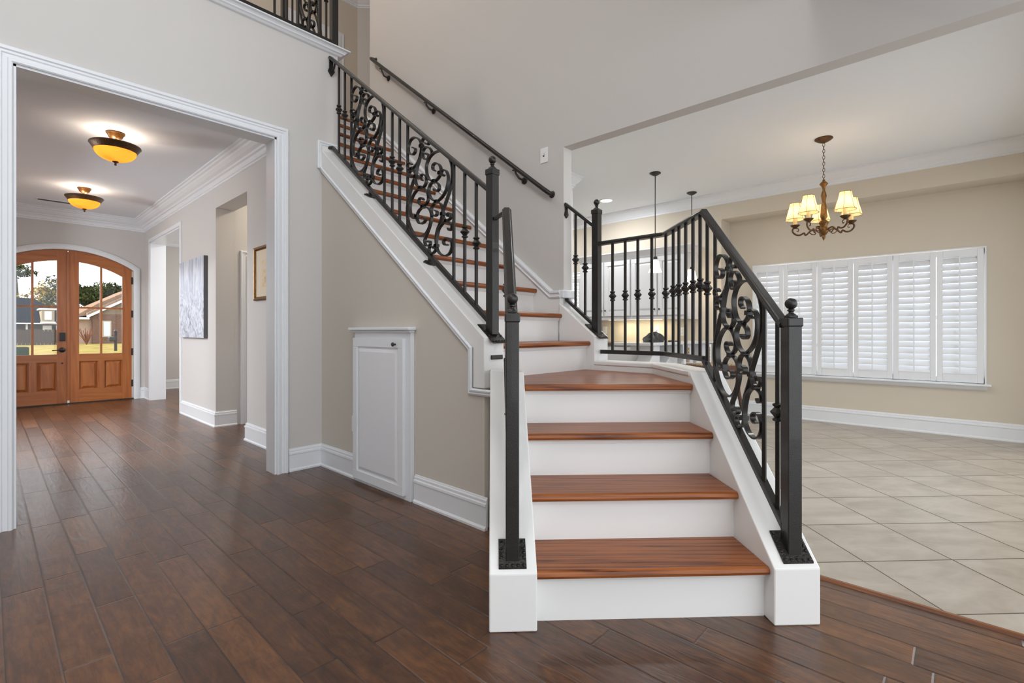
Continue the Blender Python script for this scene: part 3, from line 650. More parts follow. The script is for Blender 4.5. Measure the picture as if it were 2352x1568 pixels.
# ---- balcony railings
br = thing('balcony_railing', (1.94, 3.74, 3.374), 'black wrought iron balcony railing above the foyer opening, ending in a corner post', 'railing')
def flat_rail(parent, a, b_, bars, panels, z0=3.382, h=0.92, N=(0, 1, 0)):
    a = Vector(a); b_ = Vector(b_); d = (b_-a).normalized()
    MB().beam(a+Vector((0, 0, z0+0.012)), b_+Vector((0, 0, z0+0.012)), 0.034, 0.030).build('bottom_rail', M['iron'], parent)
    rail_moulded(MB(), [a+Vector((0, 0, z0+h)), b_+Vector((0, 0, z0+h))]).build('top_rail', M['iron'], parent)
    for t, kn in bars: baluster(parent, a+d*t+Vector((0, 0, z0+0.02)), h-0.03, kn)
    for t, w_ in panels: scroll_panel(parent, a+d*t+Vector((0, 0, z0+0.05)), d, N, 0.0, w_, h-0.1)
flat_rail(br, (-2.4, 3.735, 0), (1.90, 3.735, 0), [(4.30-x, kn) for x, kn in ((0.105, True), (0.19, True), (0.275, True), (0.36, True), (0.45, False), (0.82, False), (0.90, True), (0.985, True), (1.07, True), (1.155, False), (1.525, False))]
          + [(0.1+0.1*i, True) for i in range(26)], [(4.30-0.82, 0.37), (4.30-1.525, 0.37)])
newel(br, lambda a, b_, c: (1.915+a, 3.737+b_, c), 3.374, 4.30, 0.052)
b2 = thing('balcony_railing', (1.94, 4.3, 3.374), 'bronze lit iron railing along the stairwell, seen behind the balcony corner post', 'railing')
flat_rail(b2, (1.93, 3.80, 0), (1.93, 4.74, 0), [(0.10, True), (0.20, False), (0.66, False), (0.76, True)], [(0.2, 0.44)], N=(1, 0, 0))
newel(b2, lambda a, b_, c: (1.93+a, 4.74+b_, c), 3.374, 4.30, 0.052)

# ---- handrail on the wall
hr = thing('handrail', (2.95, 3.5, 3.1), 'round black handrail mounted on the wall beside the upper stair flight', 'handrail')
ha = Vector((2.882, 2.297, 2.118)); hb = Vector((2.882, 4.80, 4.088))
P = [Vector((2.95, ha.y+0.012, ha.z+0.002)), Vector((2.905, ha.y+0.004, ha.z)), ha+Vector((0.004, 0.012, 0.010)), ha+Vector((0, 0.04, 0.0315))]
P += [hb-Vector((0, 0.04, 0.0315)), hb+Vector((0.004, -0.012, -0.010)), Vector((2.905, hb.y-0.002, hb.z)), Vector((2.95, hb.y-0.006, hb.z))]
MB().tube(P, 0.0175, 14).build('rail', M['iron'], hr, smooth=True)
for q in (ha, hb): MB().lathe([(0, -0.012), (0.016, -0.011), (0.026, -0.006), (0.028, 0)], (2.949, q.y+(0.012 if q is ha else -0.006), q.z), 16, 'X').build('rosette', M['iron'], hr, smooth=True)
for (y, z) in ((4.538, 3.797), (3.758, 3.204), (2.59, 2.283)):
    zr = ha.z+(y+0.03-ha.y)*0.787
    b = MB().tube([(2.884, y+0.045, zr-0.005), (2.884, y+0.035, zr-0.04), (2.895, y+0.01, z+0.01), (2.925, y, z), (2.948, y, z)], 0.009, 8)
    b.lathe([(0.0, -0.020), (0.012, -0.019), (0.024, -0.012), (0.030, -0.004), (0.030, 0)], (2.949, y, z), 18, 'X')
    b.box(2.878, 2.888, y+0.02, y+0.07, zr-0.012, zr-0.002)
    b.build('bracket', M['iron'], hr, smooth=True)

# ================================================================== UNDER-STAIR CUPBOARD, SWITCH, OUTLET
cb = thing('understair_cupboard', (1.82, 2.87, 0), 'tall white raised panel cupboard door set in the wall under the stairs', 'cupboard')
MB().box(1.803, 1.83, 2.53, 3.21, 0.0, 1.075).build('face_frame', M['trim'], cb, bevel=0.002)
MB().sweep([(0, 0), (0.028, 0), (0.036, 0.006), (0.036, 0.016), (0.026, 0.020), (0, 0.020)], [(1.803, 3.235, 1.075), (1.803, 2.505, 1.075)], (0, 0, 1)).build('ledge', M['trim'], cb) if False else None
MB().box(1.768, 1.83, 2.505, 3.245, 1.075, 1.097).box(1.785, 1.83, 2.52, 3.225, 1.060, 1.076).build('ledge', M['trim'], cb, bevel=0.006)
dp = [(3.20, 0.03), (2.583, 0.03), (2.583, 1.025), (3.20, 1.025)]
def raised_door(mb, a0, a1, z0, z1, depth, front, T, rail=0.055, top=0.06):
    """T(a, z, d) with d growing outward from the wall"""
    mb.prism(rrect(a0, a1, z0, z1), 0, depth*0.62, T=T)
    fr = [(a0, z0, a1, z0+top), (a0, z1-top, a1, z1), (a0, z0+top, a0+rail, z1-top), (a1-rail, z0+top, a1, z1-top)]
    for x0, y0, x1, y1 in fr: mb.prism(rrect(x0, x1, y0, y1), depth*0.6, depth, T=T)
    x0, x1, y0, y1 = a0+rail+0.012, a1-rail-0.012, z0+top+0.012, z1-top-0.012; g = 0.022
    o = len(mb.v)
    q = [T(x0, y0, depth*0.62), T(x1, y0, depth*0.62), T(x1, y1, depth*0.62), T(x0, y1, depth*0.62), T(x0+g, y0+g, depth*0.95), T(x1-g, y0+g, depth*0.95), T(x1-g, y1-g, depth*0.95), T(x0+g, y1-g, depth*0.95)]
    mb.add(q, [(4, 5, 6, 7), (0, 1, 5, 4), (1, 2, 6, 5), (2, 3, 7, 6), (3, 0, 4, 7)])
    return mb
dr = raised_door(MB(), 2.585, 3.20, 0.028, 1.022, 0.022, 0, lambda a, z, d: (1.803-d, a, z)).build('door', M['trim'], cb, bevel=0.002)
MB().lathe([(0.006, 0), (0.005, -0.012), (0.012, -0.016), (0.014, -0.022), (0.010, -0.027), (0, -0.028)], (1.781, 2.665, 0.985), 16, 'X').build('knob', M['black'], dr, smooth=True)
def cover_plate(name, T, label, cat, kind, wz=0.058, hz=0.057):
    """T(a, z, d) local to wall"""
    c0 = T(0, 0, 0)
    t = thing(name, c0, label, cat)
    p = MB().prism(rrect(-0.036, 0.036, -0.058, 0.058), 0, 0.006, T=T).build('cover_plate', M['plate'], t, bevel=0.002)
    if kind == 'switch':
        MB().prism(rrect(-0.005, 0.005, -0.012, 0.012), 0.005, 0.008, T=T).build('toggle_slot', M['slot'], t)
        MB().prism([(-0.0035, -0.002), (0.0035, -0.002), (0.0035, 0.008), (-0.0035, 0.008)], 0.006, 0.018, T=T).build('toggle', M['plate'], t)
    else:
        for z in (-0.02, 0.02):
            f = MB().prism([(-0.016, z-0.008), (-0.010, z-0.014), (0.010, z-0.014), (0.016, z-0.008), (0.016, z+0.008), (0.010, z+0.014), (-0.010, z+0.014), (-0.016, z+0.008)], 0.005, 0.008, T=T).build('socket_face', M['plate'], t)
            MB().prism(rrect(-0.008, -0.006, z-0.004, z+0.005), 0.0075, 0.009, T=T).prism(rrect(0.006, 0.008, z-0.004, z+0.005), 0.0075, 0.009, T=T).prism(rrect(-0.002, 0.002, z-0.011, z-0.007), 0.0075, 0.009, T=T).build('slot', M['slot'], f)
    return t
cover_plate('light_switch', lambda a, z, d: (2.95-d, 2.387+a, 2.437+z), 'white light switch on the wall above the upper stairs', 'light switch', 'switch')
cover_plate('wall_outlet', lambda a, z, d: (1.83-d, 3.255+a, 0.395+z), 'white wall outlet low beside the under-stair cupboard', 'outlet', 'outlet')

# ================================================================== FRONT DOOR
DY = FY+0.03   # room side face of the doors
RISE = 0.245
def arc_z(x, off=0.0):
    w_ = ARW+0.02; R = (w_*w_+RISE*RISE)/(2*RISE); cz = 2.035+RISE-R; R2 = R-(0.003 if off == 0.022 else off)
    return cz+math.sqrt(max(0, R2*R2-(x-ARCX)**2))
def front_leaf(xa, xb, name, handle_side):
    """xa < xb. stiles, rails, arched top, panes, panels"""
    st = 0.118; T = XZ; y0, y1 = DY, DY+0.045
    root = MB(T)
    n = 10
    xi0, xi1 = xa+st, xb-st
    zg0, zg1 = 0.735, None
    # stiles follow the arch
    for a, c in ((xa, xi0), (xi1, xb)):
        xs = [a+(c-a)*i/4 for i in range(5)]
        root.prism([(a, 0.012), (c, 0.012)]+[(x, arc_z(x, 0.022)) for x in reversed(xs)], y0, y1)
    leaf = root.build(name, M['door_z'], None)
    struct(leaf)
    r = MB(T)
    xs = [xi0+(xi1-xi0)*i/n for i in range(n+1)]
    r.prism([(x, arc_z(x, 0.16)) for x in xs]+[(x, arc_z(x, 0.022)) for x in reversed(xs)], y0, y1)
    r.prism(rrect(xi0, xi1, 0.625, 0.735), y0, y1).prism(rrect(xi0, xi1, 0.012, 0.20), y0, y1)
    r.build('rail', M['door_x'], leaf)
    xm = (xi0+xi1)/2
    MB(T).prism(rrect(xm-0.038, xm+0.038, 0.20, 0.625), y0, y1).build('mullion', M['door_z'], leaf)
    mz = 1.43
    b = MB(T).prism([(xm-0.013, 0.735), (xm+0.013, 0.735), (xm+0.013, arc_z(xm, 0.155)), (xm-0.013, arc_z(xm, 0.155))], y0+0.004, y1-0.004)
    b.prism(rrect(xi0, xi1, mz-0.013, mz+0.013), y0+0.005, y1-0.005)
    b.build('glazing_bar', M['door_z'], leaf)
    MB(T).prism([(xi0, 0.735), (xi1, 0.735)]+[(x, arc_z(x, 0.16)) for x in reversed(xs)], y0+0.02, y0+0.024).build('glass', M['glass'], leaf)
    for pa, pb in ((xi0, xm-0.038), (xm+0.038, xi1)):
        b = MB(); TT = lambda a, z, d: (a, y0+0.030-d, z)
        b.prism(rrect(pa, pb, 0.20, 0.625), 0, 0.004, T=TT)
        g = 0.036; x0, x1, z0, z1 = pa+0.012, pb-0.012, 0.212, 0.613
        q = [TT(x0, z0, 0.004), TT(x1, z0, 0.004), TT(x1, z1, 0.004), TT(x0, z1, 0.004), TT(x0+g, z0+g, 0.026), TT(x1-g, z0+g, 0.026), TT(x1-g, z1-g, 0.026), TT(x0+g, z1-g, 0.026)]
        b.add(q, [(4, 5, 6, 7), (0, 1, 5, 4), (1, 2, 6, 5), (2, 3, 7, 6), (3, 0, 4, 7)])
        b.build('panel', M['door_z'], leaf)
    return leaf
dl = front_leaf(ARCX-ARW, ARCX-0.004, 'door_1', 1)
drr = front_leaf(ARCX+0.004, ARCX+ARW, 'door_3', 0)
MB().box(ARCX-0.014, ARCX+0.018, DY-0.012, DY, 0.03, arc_z(ARCX, 0.03)).build('astragal', M['door_z'], drr, bevel=0.004)
hx = ARCX-0.065
MB().box(hx-0.032, hx+0.032, DY-0.028, DY, 0.93, 1.055).build('deadbolt', M['black'], dl, bevel=0.006)
h_ = MB().lathe([(0.0, -0.030), (0.018, -0.028), (0.036, -0.012), (0.038, 0)], (hx, DY, 0.80), 18, 'Y').build('handle', M['black'], dl, smooth=True)
MB().tube([(hx, DY-0.02, 0.80), (hx, DY-0.05, 0.80), (hx-0.03, DY-0.055, 0.80), (hx-0.11, DY-0.05, 0.795)], 0.008, 8).build('lever', M['black'], h_, smooth=True)
MB().lathe([(0.0, -0.016), (0.01, -0.014), (0.012, 0)], (hx, DY, 0.605), 12, 'Y').build('lower_lock', M['black'], dl, smooth=True)
b = MB()
for z in (0.25, 0.75, 1.35, 1.88): b.box(ARCX+ARW-0.008, ARCX+ARW+0.014, DY-0.012, DY+0.004, z-0.055, z+0.055)
b.build('hinge', M['black'], drr)
S('trim_door_sill', MB().box(ARCX-ARW-0.02, ARCX+ARW+0.02, FY-0.02, FY+0.16, 0, 0.014), simple('dark_bronze_sill', (0.03, 0.02, 0.015), 0.5))
sw = MB().box(ARCX-0.01, ARCX+0.014, DY-0.018, DY, 0.014, 0.05).build('door_stop', M['plate'], drr)

# ================================================================== FOYER CEILING LIGHTS, VENT, PICTURES
def bowl_light(x, y, label):
    t = thing('ceiling_light', (x, y, CZ), label, 'ceiling light', 'bowl lights on the foyer ceiling')
    MB().lathe([(0, CZ), (0.066, CZ), (0.070, CZ-0.012), (0.060, CZ-0.022), (0.050, CZ-0.045), (0.030, CZ-0.060), (0.012, CZ-0.070), (0.010, CZ-0.12)], (x, y, 0), 28).build('canopy', M['gold'], t, smooth=True)
    MB().lathe([(0.178, CZ-0.108), (0.186, CZ-0.112), (0.188, CZ-0.120), (0.180, CZ-0.126), (0.172, CZ-0.142), (0.160, CZ-0.158), (0.156, CZ-0.168), (0.150, CZ-0.166), (0.152, CZ-0.150), (0.165, CZ-0.135), (0.172, CZ-0.120), (0.176, CZ-0.110)], (x, y, 0), 40).build('rim', M['bronze'], t, smooth=True)
    pr = [(0.152*math.cos(a), CZ-0.165-0.092*math.sin(a)) for a in [k*PI/2/12 for k in range(13)]]
    MB().lathe(pr, (x, y, 0), 40).build('bowl', M['amber'], t, smooth=True)
    MB().lathe([(0.0, CZ-0.255), (0.022, CZ-0.256), (0.024, CZ-0.262), (0.012, CZ-0.270), (0.007, CZ-0.276), (0.010, CZ-0.284), (0.008, CZ-0.292), (0, CZ-0.296)], (x, y, 0), 16).build('finial', M['bronze'], t, smooth=True)
    MB().lathe([(0.006, CZ-0.115), (0.006, CZ-0.255)], (x, y, 0), 8).build('stem', M['bronze'], t)
    bl = MB()
    for a in (0.6, 0.6+PI): bl.lathe([(0.022*math.sin(q), -0.022*math.cos(q)) for q in [k*PI/8 for k in range(9)]], (x+0.055*math.cos(a), y+0.055*math.sin(a), CZ-0.175), 12)
    bl.build('bulb', M['bulb'], t, smooth=True)
    for a in (0.6, 0.6+PI): lamp('bulb_light', (x+0.055*math.cos(a), y+0.055*math.sin(a), CZ-0.145), 2.0, (1.0, 0.90, 0.78), 0.02)
bowl_light(0.79, 5.577, 'amber bowl ceiling light with bronze rim nearest the wide foyer opening')
bowl_light(0.832, 8.006, 'amber bowl ceiling light with bronze rim farther back, near the front doors')
vt = thing('ceiling_vent', (0.70, 9.05, CZ), 'white slotted vent in the foyer ceiling before the front doors', 'vent')
MB().box(0.45, 0.95, 9.0, 9.1, CZ-0.012, CZ).build('frame', M['trim'], vt)
b = MB()
for i in range(4): b.box(0.47, 0.93, 9.012+i*0.021, 9.024+i*0.021, CZ-0.0135, CZ-0.011)
b.build('slots', M['slot'], vt)

def painting_mat():
    t = NT('pale_grey_blue_abstract_paint'); x, y, z = t.sep(t.pos())
    a = t.noise(t.comb(0.0, t.math('MULTIPLY', y, 4.0), t.math('MULTIPLY', z, 0.7)), 2.2, 4., 0.6, 1.2)
    b_ = t.noise(t.comb(3.0, t.math('MULTIPLY', y, 2.0), t.math('MULTIPLY', z, 2.4)), 3.0, 5., 0.6, 2.5)
    k = t.math('MULTIPLY', t.math('SUBTRACT', z, -0.1), 3.0, clamp=True)
    f = t.node('ShaderNodeMix'); t.val(f.inputs[0], k); t.val(f.inputs[2], b_); t.val(f.inputs[3], a)
    t.color(t.ramp(f.outputs[0], [(0.32, (0.20, 0.21, 0.27)), (0.45, (0.40, 0.43, 0.52)), (0.58, (0.62, 0.65, 0.72)), (0.75, (0.58, 0.54, 0.52))]))
    t.rough(0.35); t.bump(b_, 0.4, 0.004); return t.m
pa = thing('abstract_canvas', (FX1, 6.93, 1.47), 'large pale blue-grey abstract canvas on the foyer wall', 'painting')
MB().box(FX1-0.042, FX1, 6.42, 7.44, 0.995, 1.95).build('stretcher', simple('canvas_edge', (0.12, 0.12, 0.125), 0.7), pa, bevel=0.003)
MB().box(FX1-0.0435, FX1-0.041, 6.421, 7.439, 0.996, 1.949).build('painted_face', painting_mat(), pa)
pf = thing('framed_print', (FX1, 4.57, 1.61), 'matted watercolour print in a gold frame beside the foyer opening', 'picture')
FP = [(0, 0), (0, 0.020), (0.008, 0.026), (0.020, 0.022), (0.030, 0.012), (0.034, 0.010), (0.034, 0)]
MB().sweep([(-a, c) for a, c in FP], [(FX1, 4.20, 1.36), (FX1, 4.94, 1.36), (FX1, 4.94, 1.86), (FX1, 4.20, 1.86)], (-1, 0, 0), closed=True).build('frame', M['gold'], pf)
MB().box(FX1-0.008, FX1, 4.22, 4.92, 1.38, 1.84).build('mat_board', simple('cream_mat', (0.66, 0.56, 0.42), 0.7), pf)
def wcol():
    t = NT('warm_watercolour'); n = t.noise(t.pos(), 12., 5., 0.6, 1.5)
    t.color(t.ramp(n, [(0.3, (0.45, 0.28, 0.10)), (0.5, (0.66, 0.50, 0.28)), (0.7, (0.60, 0.52, 0.50))])); return t.m
MB().box(FX1-0.010, FX1-0.0075, 4.37, 4.76, 1.48, 1.73).build('artwork', wcol(), pf)

# ================================================================== SUN ROOM CHAIR (through the recess door)
ch = thing('upholstered_chair', (2.55, 8.2, 0), 'grey upholstered chair with nailhead trim glimpsed through the narrow far doorway', 'chair')
fab = simple('linen_fabric', (0.55, 0.50, 0.45), 0.9, bumpscale=300)
MB().box(2.3, 2.9, 8.0, 8.5, 0.36, 0.50).build('seat', fab, ch, bevel=0.03)
MB(YZ).prism([(8.38, 0.48), (8.52, 0.48), (8.60, 0.92), (8.50, 0.92)], 2.3, 2.9).build('backrest', M['darkwood'], ch, bevel=0.01)
MB().box(2.29, 2.91, 7.99, 8.01, 0.34, 0.37).build('nailhead_trim', M['darkwood'], ch)
for x in (2.33, 2.87):
    for y in (8.03, 8.47): MB().box(x-0.02, x+0.02, y-0.02, y+0.02, 0.013, 0.36).build('leg', M['darkwood'], ch, bevel=0.004)
rg = MB().box(2.2, 4.0, 7.3, 9.6, 0.0, 0.012).build('area_rug', simple('grey_rug', (0.30, 0.29, 0.28), 0.95, bumpscale=200), None)
tag(rg, 'grey area rug on the floor past the narrow far doorway', 'rug')

# ================================================================== SHUTTERED WINDOW
S('trim_window_frame', MB().sweep([(0, 0), (0, 0.006), (0.012, 0.006), (0.012, 0)], [(6.757, WY1, WZ0), (6.757, WY1, WZ1), (6.757, WY0, WZ1), (6.757, WY0, WZ0)], (-1, 0, 0)), M['trim'])
S('trim_window_sill', MB(YZ).box(WY0-0.045, WY1+0.045, WZ0-0.018, WZ0, 6.67, 6.90).sweep([(0, 0), (0.010, 0), (0.030, 0.040), (0.030, 0.046), (0, 0.046)], [(6.76, WY1+0.03, WZ0-0.064), (6.76, WY0-0.03, WZ0-0.064)], (0, 0, 1)) if False else
  MB().box(6.68, 6.90, WY0-0.045, WY1+0.045, WZ0-0.018, WZ0).prism([(6.76, WZ0-0.018), (6.70, WZ0-0.018), (6.725, WZ0-0.05), (6.745, WZ0-0.066), (6.76, WZ0-0.066)], WY0-0.02, WY1+0.02, T=XZ), M['trim'], bevel=0.003)
wn = MB().box(6.86, 6.89, WY0, WY1, WZ0, WZ0+0.05).box(6.86, 6.89, WY0, WY1, WZ1-0.05, WZ1)
for y in (WY0+0.025, WY0+0.72, WY0+1.43, WY1-0.025): wn.box(6.86, 6.89, y-0.03, y+0.03, WZ0, WZ1)
wn.box(6.865, 6.885, WY0, WY1, 1.20, 1.24)
wo_ = S('window_1', wn, M['trim'])
MB().box(6.873, 6.877, WY0, WY1, WZ0, WZ1).build('glass', M['glass'], wo_)
names = ['leftmost', 'second from left', 'third from left', 'fourth from left', 'fifth from left', 'rightmost']
def louver_mesh(w_, chord):
    b = MB(); n = 10; prof = [(chord/2*math.cos(a), 0.0055*math.sin(a)) for a in [2*PI*k/n for k in range(n)]]
    vs = [(p[0], y, p[1]) for y in (-w_/2, w_/2) for p in prof]
    b.add(vs, [tuple(range(n-1, -1, -1)), tuple(range(n, 2*n))]+[(i, (i+1) % n, (i+1) % n+n, i+n) for i in range(n)])
    o = b.build('louver', M['trim'], None); d = o.data; bpy.data.objects.remove(o); return d
def shutter(x, ya, yb, z0, z1, label, group, nl, ld, tilt=0.95):
    t = thing('plantation_shutter', (x, (ya+yb)/2, z0), label, 'shutter', group)
    st = 0.048; rt, rb = 0.075, 0.085
    f = MB().box(x-0.014, x+0.014, ya, ya+st, z0, z1).box(x-0.014, x+0.014, yb-st, yb, z0, z1).box(x-0.014, x+0.014, ya+st, yb-st, z0, z0+rb).box(x-0.014, x+0.014, ya+st, yb-st, z1-rt, z1)
    f.build('frame', M['trim'], t, bevel=0.003)
    for i in range(nl):
        z = z0+rb+0.032+(z1-z0-rt-rb-0.064)*i/(nl-1)
        o = bpy.data.objects.new('louver', ld); COL.objects.link(o); o.parent = t
        o.location = (0, 0, z-z0); o.rotation_euler = (0, tilt, 0)
    MB().box(x-0.048, x-0.037, (ya+yb)/2-0.0055, (ya+yb)/2+0.0055, z0+rb+0.01, z1-rt+0.012).build('tilt_rod', M['trim'], t)
    return t
pw = (WY1-WY0-0.006)/6
LD = louver_mesh(pw-0.10, 0.076)
for i in range(6):
    yb = WY1-0.003-pw*i; ya = yb-pw+0.005
    s_ = shutter(6.722, ya, yb, WZ0+0.008, WZ1-0.012, 'white louvred shutter panel, %s of the six in the breakfast window' % names[i], 'shutter panels of the breakfast window', 18, LD, -1.03)
    for z in (0.75, 1.2, 1.7):
        pass

# ================================================================== CHANDELIER
def chandelier(x, y):
    t = thing('chandelier', (x, y, CZ), 'bronze five arm chandelier with cream shades hanging in the breakfast room', 'chandelier')
    MB().lathe([(0, CZ), (0.072, CZ), (0.074, CZ-0.008), (0.066, CZ-0.014), (0.050, CZ-0.026), (0.024, CZ-0.038), (0.010, CZ-0.044), (0, CZ-0.045)], (x, y, 0), 28).build('canopy', M['bronze'], t, smooth=True)
    c = MB(); z = CZ-0.045; k = 0
    while z > 2.47:
        P = []
        for q in range(13):
            a = 2*PI*q/12; u_ = 0.009*math.sin(a); v_ = 0.018*math.cos(a)
            P.append((x+(u_ if k % 2 else 0), y+(0 if k % 2 else u_), z-0.014+v_))
        c.tube(P, 0.0022, 6); z -= 0.029; k += 1
    c.build('chain', M['bronze'], t, smooth=True)
    prof = [(0, 2.475), (0.012, 2.47), (0.016, 2.455), (0.030, 2.445), (0.044, 2.43), (0.030, 2.415), (0.018, 2.40), (0.014, 2.37), (0.024, 2.345), (0.030, 2.32), (0.022, 2.29), (0.018, 2.27), (0.028, 2.22), (0.033, 2.17), (0.036, 2.13), (0.030, 2.115),
            (0.020, 2.10), (0.040, 2.085), (0.052, 2.07), (0.040, 2.055), (0.034, 2.03), (0.050, 2.02), (0.052, 2.00), (0.046, 1.985), (0.030, 1.965), (0.014, 1.955), (0.020, 1.945), (0.016, 1.93), (0.006, 1.915), (0, 1.905)]
    prof = [(r*0.8, z) for r, z in prof]
    MB().lathe(prof, (x, y, 0), 20).build('column', M['gold'], t, smooth=True)
    fwd = math.atan2(math.cos(math.radians(47.23)), math.sin(math.radians(47.23)))
    for i, ph in enumerate((-10, 62, 134, 206, 278)):
        a = fwd+PI-math.radians(ph); R = 0.235
        def p(r, z): return (x+r*math.cos(a), y+r*math.sin(a), z)
        cv = [(0.045, 2.0), (0.075, 2.015), (0.105, 2.012), (0.135, 1.985), (0.15, 1.978), (0.16, 2.0), (0.19, 1.985), (0.225, 1.99), (0.255, 2.02), (0.255, 2.05), (R, 2.062)]
        sp = smooth_path(cv, 3)
        arm = MB().tube([p(r, z) for r, z in sp], 0.0078, 8)
        cu = smooth_path([(0.255, 2.05), (0.225, 2.055), (0.205, 2.04), (0.21, 2.022), (0.222, 2.028)], 3)
        arm.tube([p(r, z) for r, z in cu], 0.004, 6)
        cu = smooth_path([(0.12, 2.0), (0.09, 1.975), (0.07, 1.975), (0.065, 1.99), (0.078, 1.992)], 3)
        arm.tube([p(r, z) for r, z in cu], 0.0045, 6)
        am = arm.build('arm', M['bronze'], t, smooth=True)
        cx, cy_, _ = p(R, 0)
        MB().lathe([(0.004, 2.050), (0.014, 2.056), (0.034, 2.072), (0.042, 2.084), (0.038, 2.084), (0.014, 2.072), (0, 2.070)], (cx, cy_, 0), 18).build('drip_cup', M['bronze'], am, smooth=True)
        MB().lathe([(0.0165, 2.072), (0.0165, 2.155), (0, 2.156)], (cx, cy_, 0), 14).build('candle_sleeve', M['cream'], am, smooth=True)
        MB().lathe([(0.012, 2.156), (0.018, 2.18), (0.014, 2.21), (0, 2.225)], (cx, cy_, 0), 10).build('bulb', M['bulb'], am, smooth=True)
        sh = MB().lathe([(0.083, 2.135), (0.070, 2.185), (0.054, 2.245), (0.046, 2.290)], (cx, cy_, 0), 24).build('lamp_shade', M['shade'], am, smooth=True)
        rb = MB()
        for q in range(6):
            b0 = 2*PI*q/6; rb.tube([(cx+r_*math.cos(b0), cy_+r_*math.sin(b0), z_) for r_, z_ in ((0.084, 2.135), (0.071, 2.185), (0.055, 2.245), (0.047, 2.290))], 0.0017, 5)
        for r_, z_ in ((0.084, 2.135), (0.047, 2.29)): rb.tube([(cx+r_*math.cos(2*PI*q/20), cy_+r_*math.sin(2*PI*q/20), z_) for q in range(21)], 0.002, 5)
        rb.build('piping', M['gold'], sh, smooth=True)
        lamp('candle_light', (cx, cy_, 2.20), 0.7, (1.0, 0.78, 0.50), 0.03)
chandelier(5.254, 0.939)

# ================================================================== PENDANTS, RECESSED LIGHT
def pendant(x, y, label, zt_=1.885):
    t = thing('pendant_light', (x, y, CZ), label, 'pendant light', 'pendants over the kitchen bar')
    MB().lathe([(0, CZ), (0.060, CZ), (0.062, CZ-0.008), (0.050, CZ-0.016), (0.030, CZ-0.028), (0.010, CZ-0.036), (0, CZ-0.037)], (x, y, 0), 24).build('canopy', M['black'], t, smooth=True)
    MB().lathe([(0.0055, CZ-0.03), (0.0055, zt_)], (x, y, 0), 8).build('rod', M['black'], t, smooth=True)
    MB().lathe([(0, zt_+0.03), (0.012, zt_+0.028), (0.024, zt_+0.018), (0.020, zt_+0.008), (0.028, zt_), (0.028, zt_-0.01), (0.020, zt_-0.012)], (x, y, 0), 18).build('socket_cap', M['black'], t, smooth=True)
    MB().lathe([(0.026, zt_-0.008), (0.036, zt_-0.022), (0.044, zt_-0.060), (0.052, zt_-0.105), (0.066, zt_-0.138), (0.076, zt_-0.150)], (x, y, 0), 28).build('glass_shade', M['frost'], t, smooth=True)
    MB().lathe([(0.022*math.sin(q), zt_-0.085-0.028*math.cos(q)) for q in [k*PI/8 for k in range(9)]], (x, y, 0), 12).build('bulb', M['bulb'], t, smooth=True)
    lamp('pendant_bulb_light', (x, y, zt_-0.13), 2.5, (1.0, 0.86, 0.66), 0.03)
pendant(5.106, 2.532, 'bell shaped frosted pendant on a long black rod, nearer of the two', 1.885)
pendant(6.142, 2.544, 'bell shaped frosted pendant farther away, beside the cabinet end panel', 1.875)
rl = thing('recessed_light', (5.72, 3.546, CZ), 'round lit recessed light in the kitchen ceiling', 'recessed light')
MB().lathe([(0.075, CZ), (0.098, CZ), (0.098, CZ-0.006), (0.078, CZ-0.008), (0.075, CZ)], (5.72, 3.546, 0), 28).build('trim_ring', M['trim'], rl, smooth=True)
MB().lathe([(0, CZ-0.004), (0.077, CZ-0.004)], (5.72, 3.546, 0), 28).build('lens', M['can'], rl)
def down_area_light(x, y, p, z=CZ-0.02, c=(1, 0.90, 0.74)):
    o = lamp('down_area_light', (x, y, z), p, c, kind='AREA', size=0.25)
    return o
down_area_light(5.72, 3.546, 14, c=(0.96, 0.98, 1))
for (x, y) in ((4.4, 4.6), (5.7, 5.2)): down_area_light(x, y, 14, c=(0.96, 0.98, 1))  # extra kitchen fill lamps, added out of view
down_area_light(4.1, 0.6, 9, c=(0.95, 0.98, 1)); down_area_light(4.3, 2.2, 9, c=(0.95, 0.98, 1))  # added fill for the breakfast side, no fixtures
down_area_light(3.0, 8.5, 24, c=(1, 0.97, 0.94)); down_area_light(2.6, 5.6, 10); down_area_light(-1.5, 7.0, 60, c=(0.92, 0.96, 1)); down_area_light(-1.3, 5.2, 40, c=(0.92, 0.96, 1))  # added fills for side room, recess and left room, no fixtures
lamp('upper_hall_fill', (0.5, 4.5, HZ-0.4), 62, (1.0, 0.90, 0.76), 0.12)  # added fill above the balcony, lifts the upper stair wall

# ================================================================== KITCHEN
BX = 6.12
def wall_cab(ya, yb, z0, z1, label, nd=2):
    t = thing('wall_cabinet', (BX, (ya+yb)/2, z0), label, 'cabinet', 'white wall cabinets in the kitchen')
    MB().box(BX+0.02, 6.449, ya+0.001, yb-0.001, z0, z1).build('body', M['cab'], t)
    MB().box(BX, BX+0.02, ya+0.001, yb-0.001, z0, z1).build('face_frame', M['cab'], t)
    w_ = (yb-ya)/nd
    for i in range(nd):
        a = ya+w_*i+0.012; c = a+w_-0.024+(0.008 if i == 0 else 0)
        d = raised_door(MB(), a, c, z0+0.02, z1-0.03, 0.020, 0, lambda q, z, dd: (BX-dd*1.4, q, z), rail=0.06).build('door', M['cab'], t, bevel=0.002)
        ky = c-0.025 if i == 0 else a+0.025
        MB().lathe([(0.005, 0), (0.005, -0.012), (0.013, -0.018), (0.011, -0.026), (0, -0.028)], (BX-0.020, ky, z0+0.10), 12, 'X').build('knob', M['black'], d, smooth=True)
    return t
wall_cab(3.392, 4.25, 1.27, 2.10, 'white two door wall cabinet left of the other, nearest the small window')
wall_cab(2.59, 3.392, 1.27, 2.10, 'white two door wall cabinet at the right end, beside the pendants')
